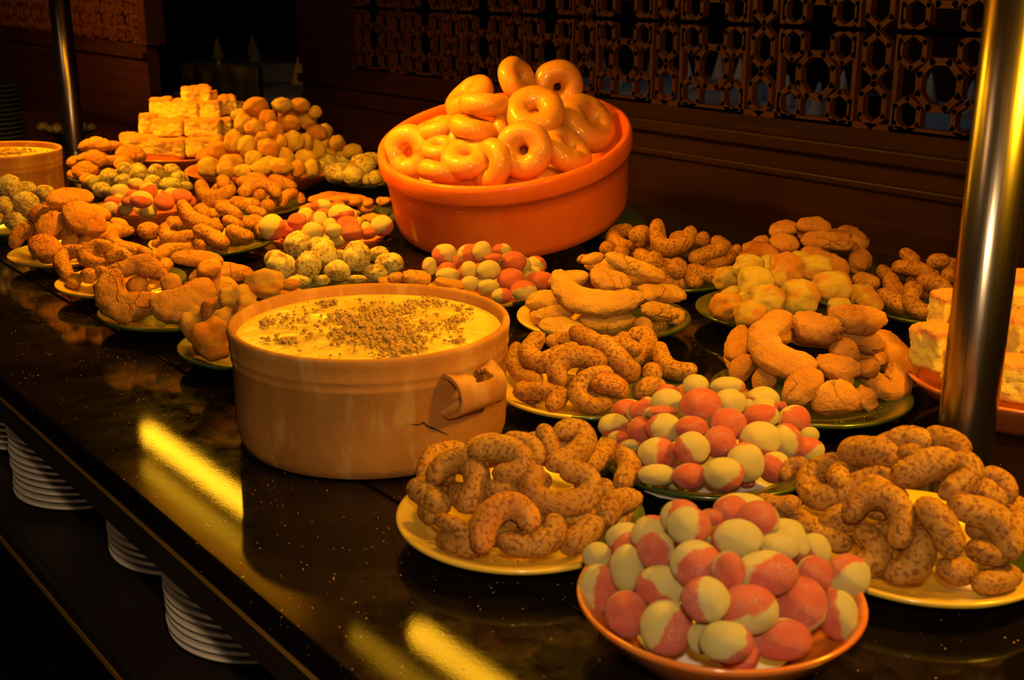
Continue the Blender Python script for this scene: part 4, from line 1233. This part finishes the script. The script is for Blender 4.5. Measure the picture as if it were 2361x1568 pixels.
def cakes(key, crop, txt, group, hs=1.0):
    d = D[key]; ox, oy, s = CROPS[crop]; E = [[q for q in row.split(',', 6)] for row in txt.strip().split('\n')]
    X = [(float(e[0])/s+ox, float(e[1])/s+oy, float(e[2])/s, float(e[3])/s, float(e[4]), float(e[5]), e[6]) for e in E]
    dep = (d.c-CAM).dot(FWD)
    for n, (x, y, hw, hh, yaw, off, lab) in enumerate(X):
        # off: how far in front of the dish's centre plane the slab stands
        f0 = V((FWD.x, FWD.y, 0)).normalized(); dr = ray(x, y); t = ((d.c-CAM).dot(f0)-off)/dr.dot(f0); p = CAM+dr*t
        k = t*dr.dot(FWD)/FPX; kk_ = 1.10 if key == 'b12' else 1.05; sx, sz = hw*k*kk_, hh*k*kk_
        q, h = local(d, p); p.z = max(p.z, TOP+floor_h(d, q.length)+sz)
        o = bpy.data.objects.new('cake_slab', cake_mesh(sx, max(.018, min(sx, .032)), sz, n*5.1)); C.objects.link(o)
        o.location = p; o.rotation_euler = (0, 0, math.atan2(RIGHT.y, RIGHT.x)+math.radians(yaw))
        tag(o, lab, 'cake', group)
cakes('b21', 'Q', '''1020,570,75,70,0,.03,cake slab at the right end of the bottom tier, partly hidden
1060,425,75,70,0,.02,cake slab at the right end of the second tier, partly hidden
1170,280,60,70,0,-.04,cake slab at the far right behind the third tier
1080,235,72,80,20,-.02,cake slab with raised crust right in the third tier
240,580,80,90,30,.02,cake slab at the left end of the bottom tier, darker crust
330,585,145,76,0,.07,long cake slab second from left in the bottom tier
590,605,122,74,0,.08,cake slab in the middle of the bottom tier
860,600,122,80,0,.08,cake slab third of the bottom tier, before the golden balls
390,400,78,88,15,.02,cake slab at the left end of the second tier
590,430,125,72,0,.04,square cake slab in the middle of the second tier
890,428,152,72,0,.04,wide cake slab right in the second tier
505,258,92,84,10,-.01,cake slab at the left end of the third tier
715,275,132,78,0,0,wide pale cake slab in the middle of the third tier
945,275,92,75,0,0,cake slab beside the wide one in the third tier
815,140,118,66,25,-.02,topmost cake slab, orange crust turned up
900,175,70,60,-20,-.01,small cake slab tucked under the topmost one''', 'cake slabs stacked in the far dish')
cakes('b12', 'H', '''1700,960,135,140,25,.0,yellow cake slab at the left rim, cut side to the viewer
1770,720,95,120,10,-.03,cake slab behind the left one, crossing the pole
1900,1120,130,120,0,.07,cake slab low behind the pole
1950,850,120,120,10,.0,cake slab in the middle behind the pole
2100,640,110,130,0,-.04,cake slab high behind the pole
2215,1180,115,130,-20,.07,yellow cake slab low right of the pole
2270,900,110,170,20,.02,crusty cake slab right of the pole
2290,600,110,150,0,-.03,brown-topped cake slab high right of the pole
2420,1150,120,150,10,.05,cake slab at the right picture edge, low
2450,800,120,160,0,.0,cake slab at the right picture edge, high''', 'cake slabs in the dish behind the near pole')

# ------------------------------------------------------------------ stacked plates
def stack_plate(R): return lathe_mesh([(0, .004), (R*.45, .004), (R*.5, 0), (R*.58, 0), (R*.62, .005), (R*.90, .0125), (R, .0165), (R, .0195), (R*.97, .0195), (R*.6, .0105), (0, .009)], 72)
SP = stack_plate(.105)
def stack(x, y, z, n, mesh, pitch, where, group, label='white porcelain plate'):
    for i in range(n):
        o = bpy.data.objects.new('stacked_plate', mesh); C.objects.link(o); rnd_ = random.Random(i+int(x*100))
        o.location = (x+rnd_.uniform(-.0012, .0012), y+rnd_.uniform(-.0012, .0012), z+i*pitch)
        w_ = 'bottommost' if i == 0 else ('topmost' if i == n-1 else ORD[i] + ' up')
        tag(o, label + ', ' + w_ + ' ' + where, 'plate', group)
SP2 = bpy.data.meshes.new('m'); SP2 = SP.copy(); SP.materials.append(M['porcelain']); SP2.materials.append(M['stoneware'])
for me in (SP, SP2): me.polygons.foreach_set('use_smooth', [True]*len(me.polygons))
for x, y, n, wh in ((-1.064, .504, 14, 'in shelf stack nearest the front'), (-1.281, .523, 5, 'in low second shelf stack'), (-1.533, .488, 10, 'in third shelf stack from front'), (-1.775, .500, 8, 'in farthest shelf stack')):
    stack(x, y, .6756, n, SP, .0092, wh, 'white plates stacked on the shelf under the counter')
sm = stack_plate(.10); sm.materials.append(M['stoneware']); sm.polygons.foreach_set('use_smooth', [True]*len(sm.polygons))
q = on_z(-10, 330, TOP)
stack(q.x-.05, q.y, TOP, 12, sm, .0125, 'in dark stack beyond left casserole', 'dark plates stacked at the far left', 'dark stoneware plate')

# ------------------------------------------------------------------ crumbs
def crumbs(name, pts, size, mat, seed):
    rnd = random.Random(seed); vs_, fs = [], []
    for p in pts:
        q = size*rnd.uniform(.5, 1.4); k = len(vs_)
        for sx, sy, sz in ((1, 0, 0), (0, 1, 0), (-1, 0, 0), (0, -1, 0), (0, 0, 1), (0, 0, -.5)):
            j = q*rnd.uniform(.7, 1.3); vs_.append((p[0]+sx*j, p[1]+sy*j, p[2]+q*.5+sz*j))
        for f in ((0, 1, 4), (1, 2, 4), (2, 3, 4), (3, 0, 4), (1, 0, 5), (2, 1, 5), (3, 2, 5), (0, 3, 5)): fs.append(tuple(k+i for i in f))
    me = bpy.data.meshes.new('m'); me.from_pydata(vs_, [], fs); return link(name, me, mat)
rnd = random.Random(11)
def ringpts(key, n, a0, a1):
    d = D[key]; out = []
    for _ in range(n):
        a = math.radians(rnd.uniform(a0, a1)); r = d.R*rnd.uniform(.62, .93)
        out.append((d.c.x+r*math.cos(a), d.c.y+r*math.sin(a), TOP+floor_h(d, r)+.0005))
    return out
for key, a0, a1, n, lab in (('p6', -40, 70, 160, 'pale crumbs on the green rim beside the thick crescents'), ('p7', -150, 60, 130, 'brown crumbs on the plate under the broken crescents'),
                            ('p2', -180, 0, 50, 'few crumbs on the yellow plate by the cream pot'), ('p3', -150, 0, 40, 'few crumbs on the yellow plate at the near pole')):
    tag(crumbs('biscuit_crumbs', ringpts(key, n, a0, a1), .0011, M['biscuit_crumb'], n), lab, 'crumbs', kind='stuff')
pts = []
for _ in range(90):
    x, y = rnd.uniform(-1.6, -.2), rnd.uniform(.36, .52)
    pts.append((x, y, TOP))
tag(crumbs('biscuit_crumbs', pts, .0006, M['biscuit_crumb'], 3), 'tiny crumbs sprinkled along the bare front of the counter', 'crumbs', kind='stuff')
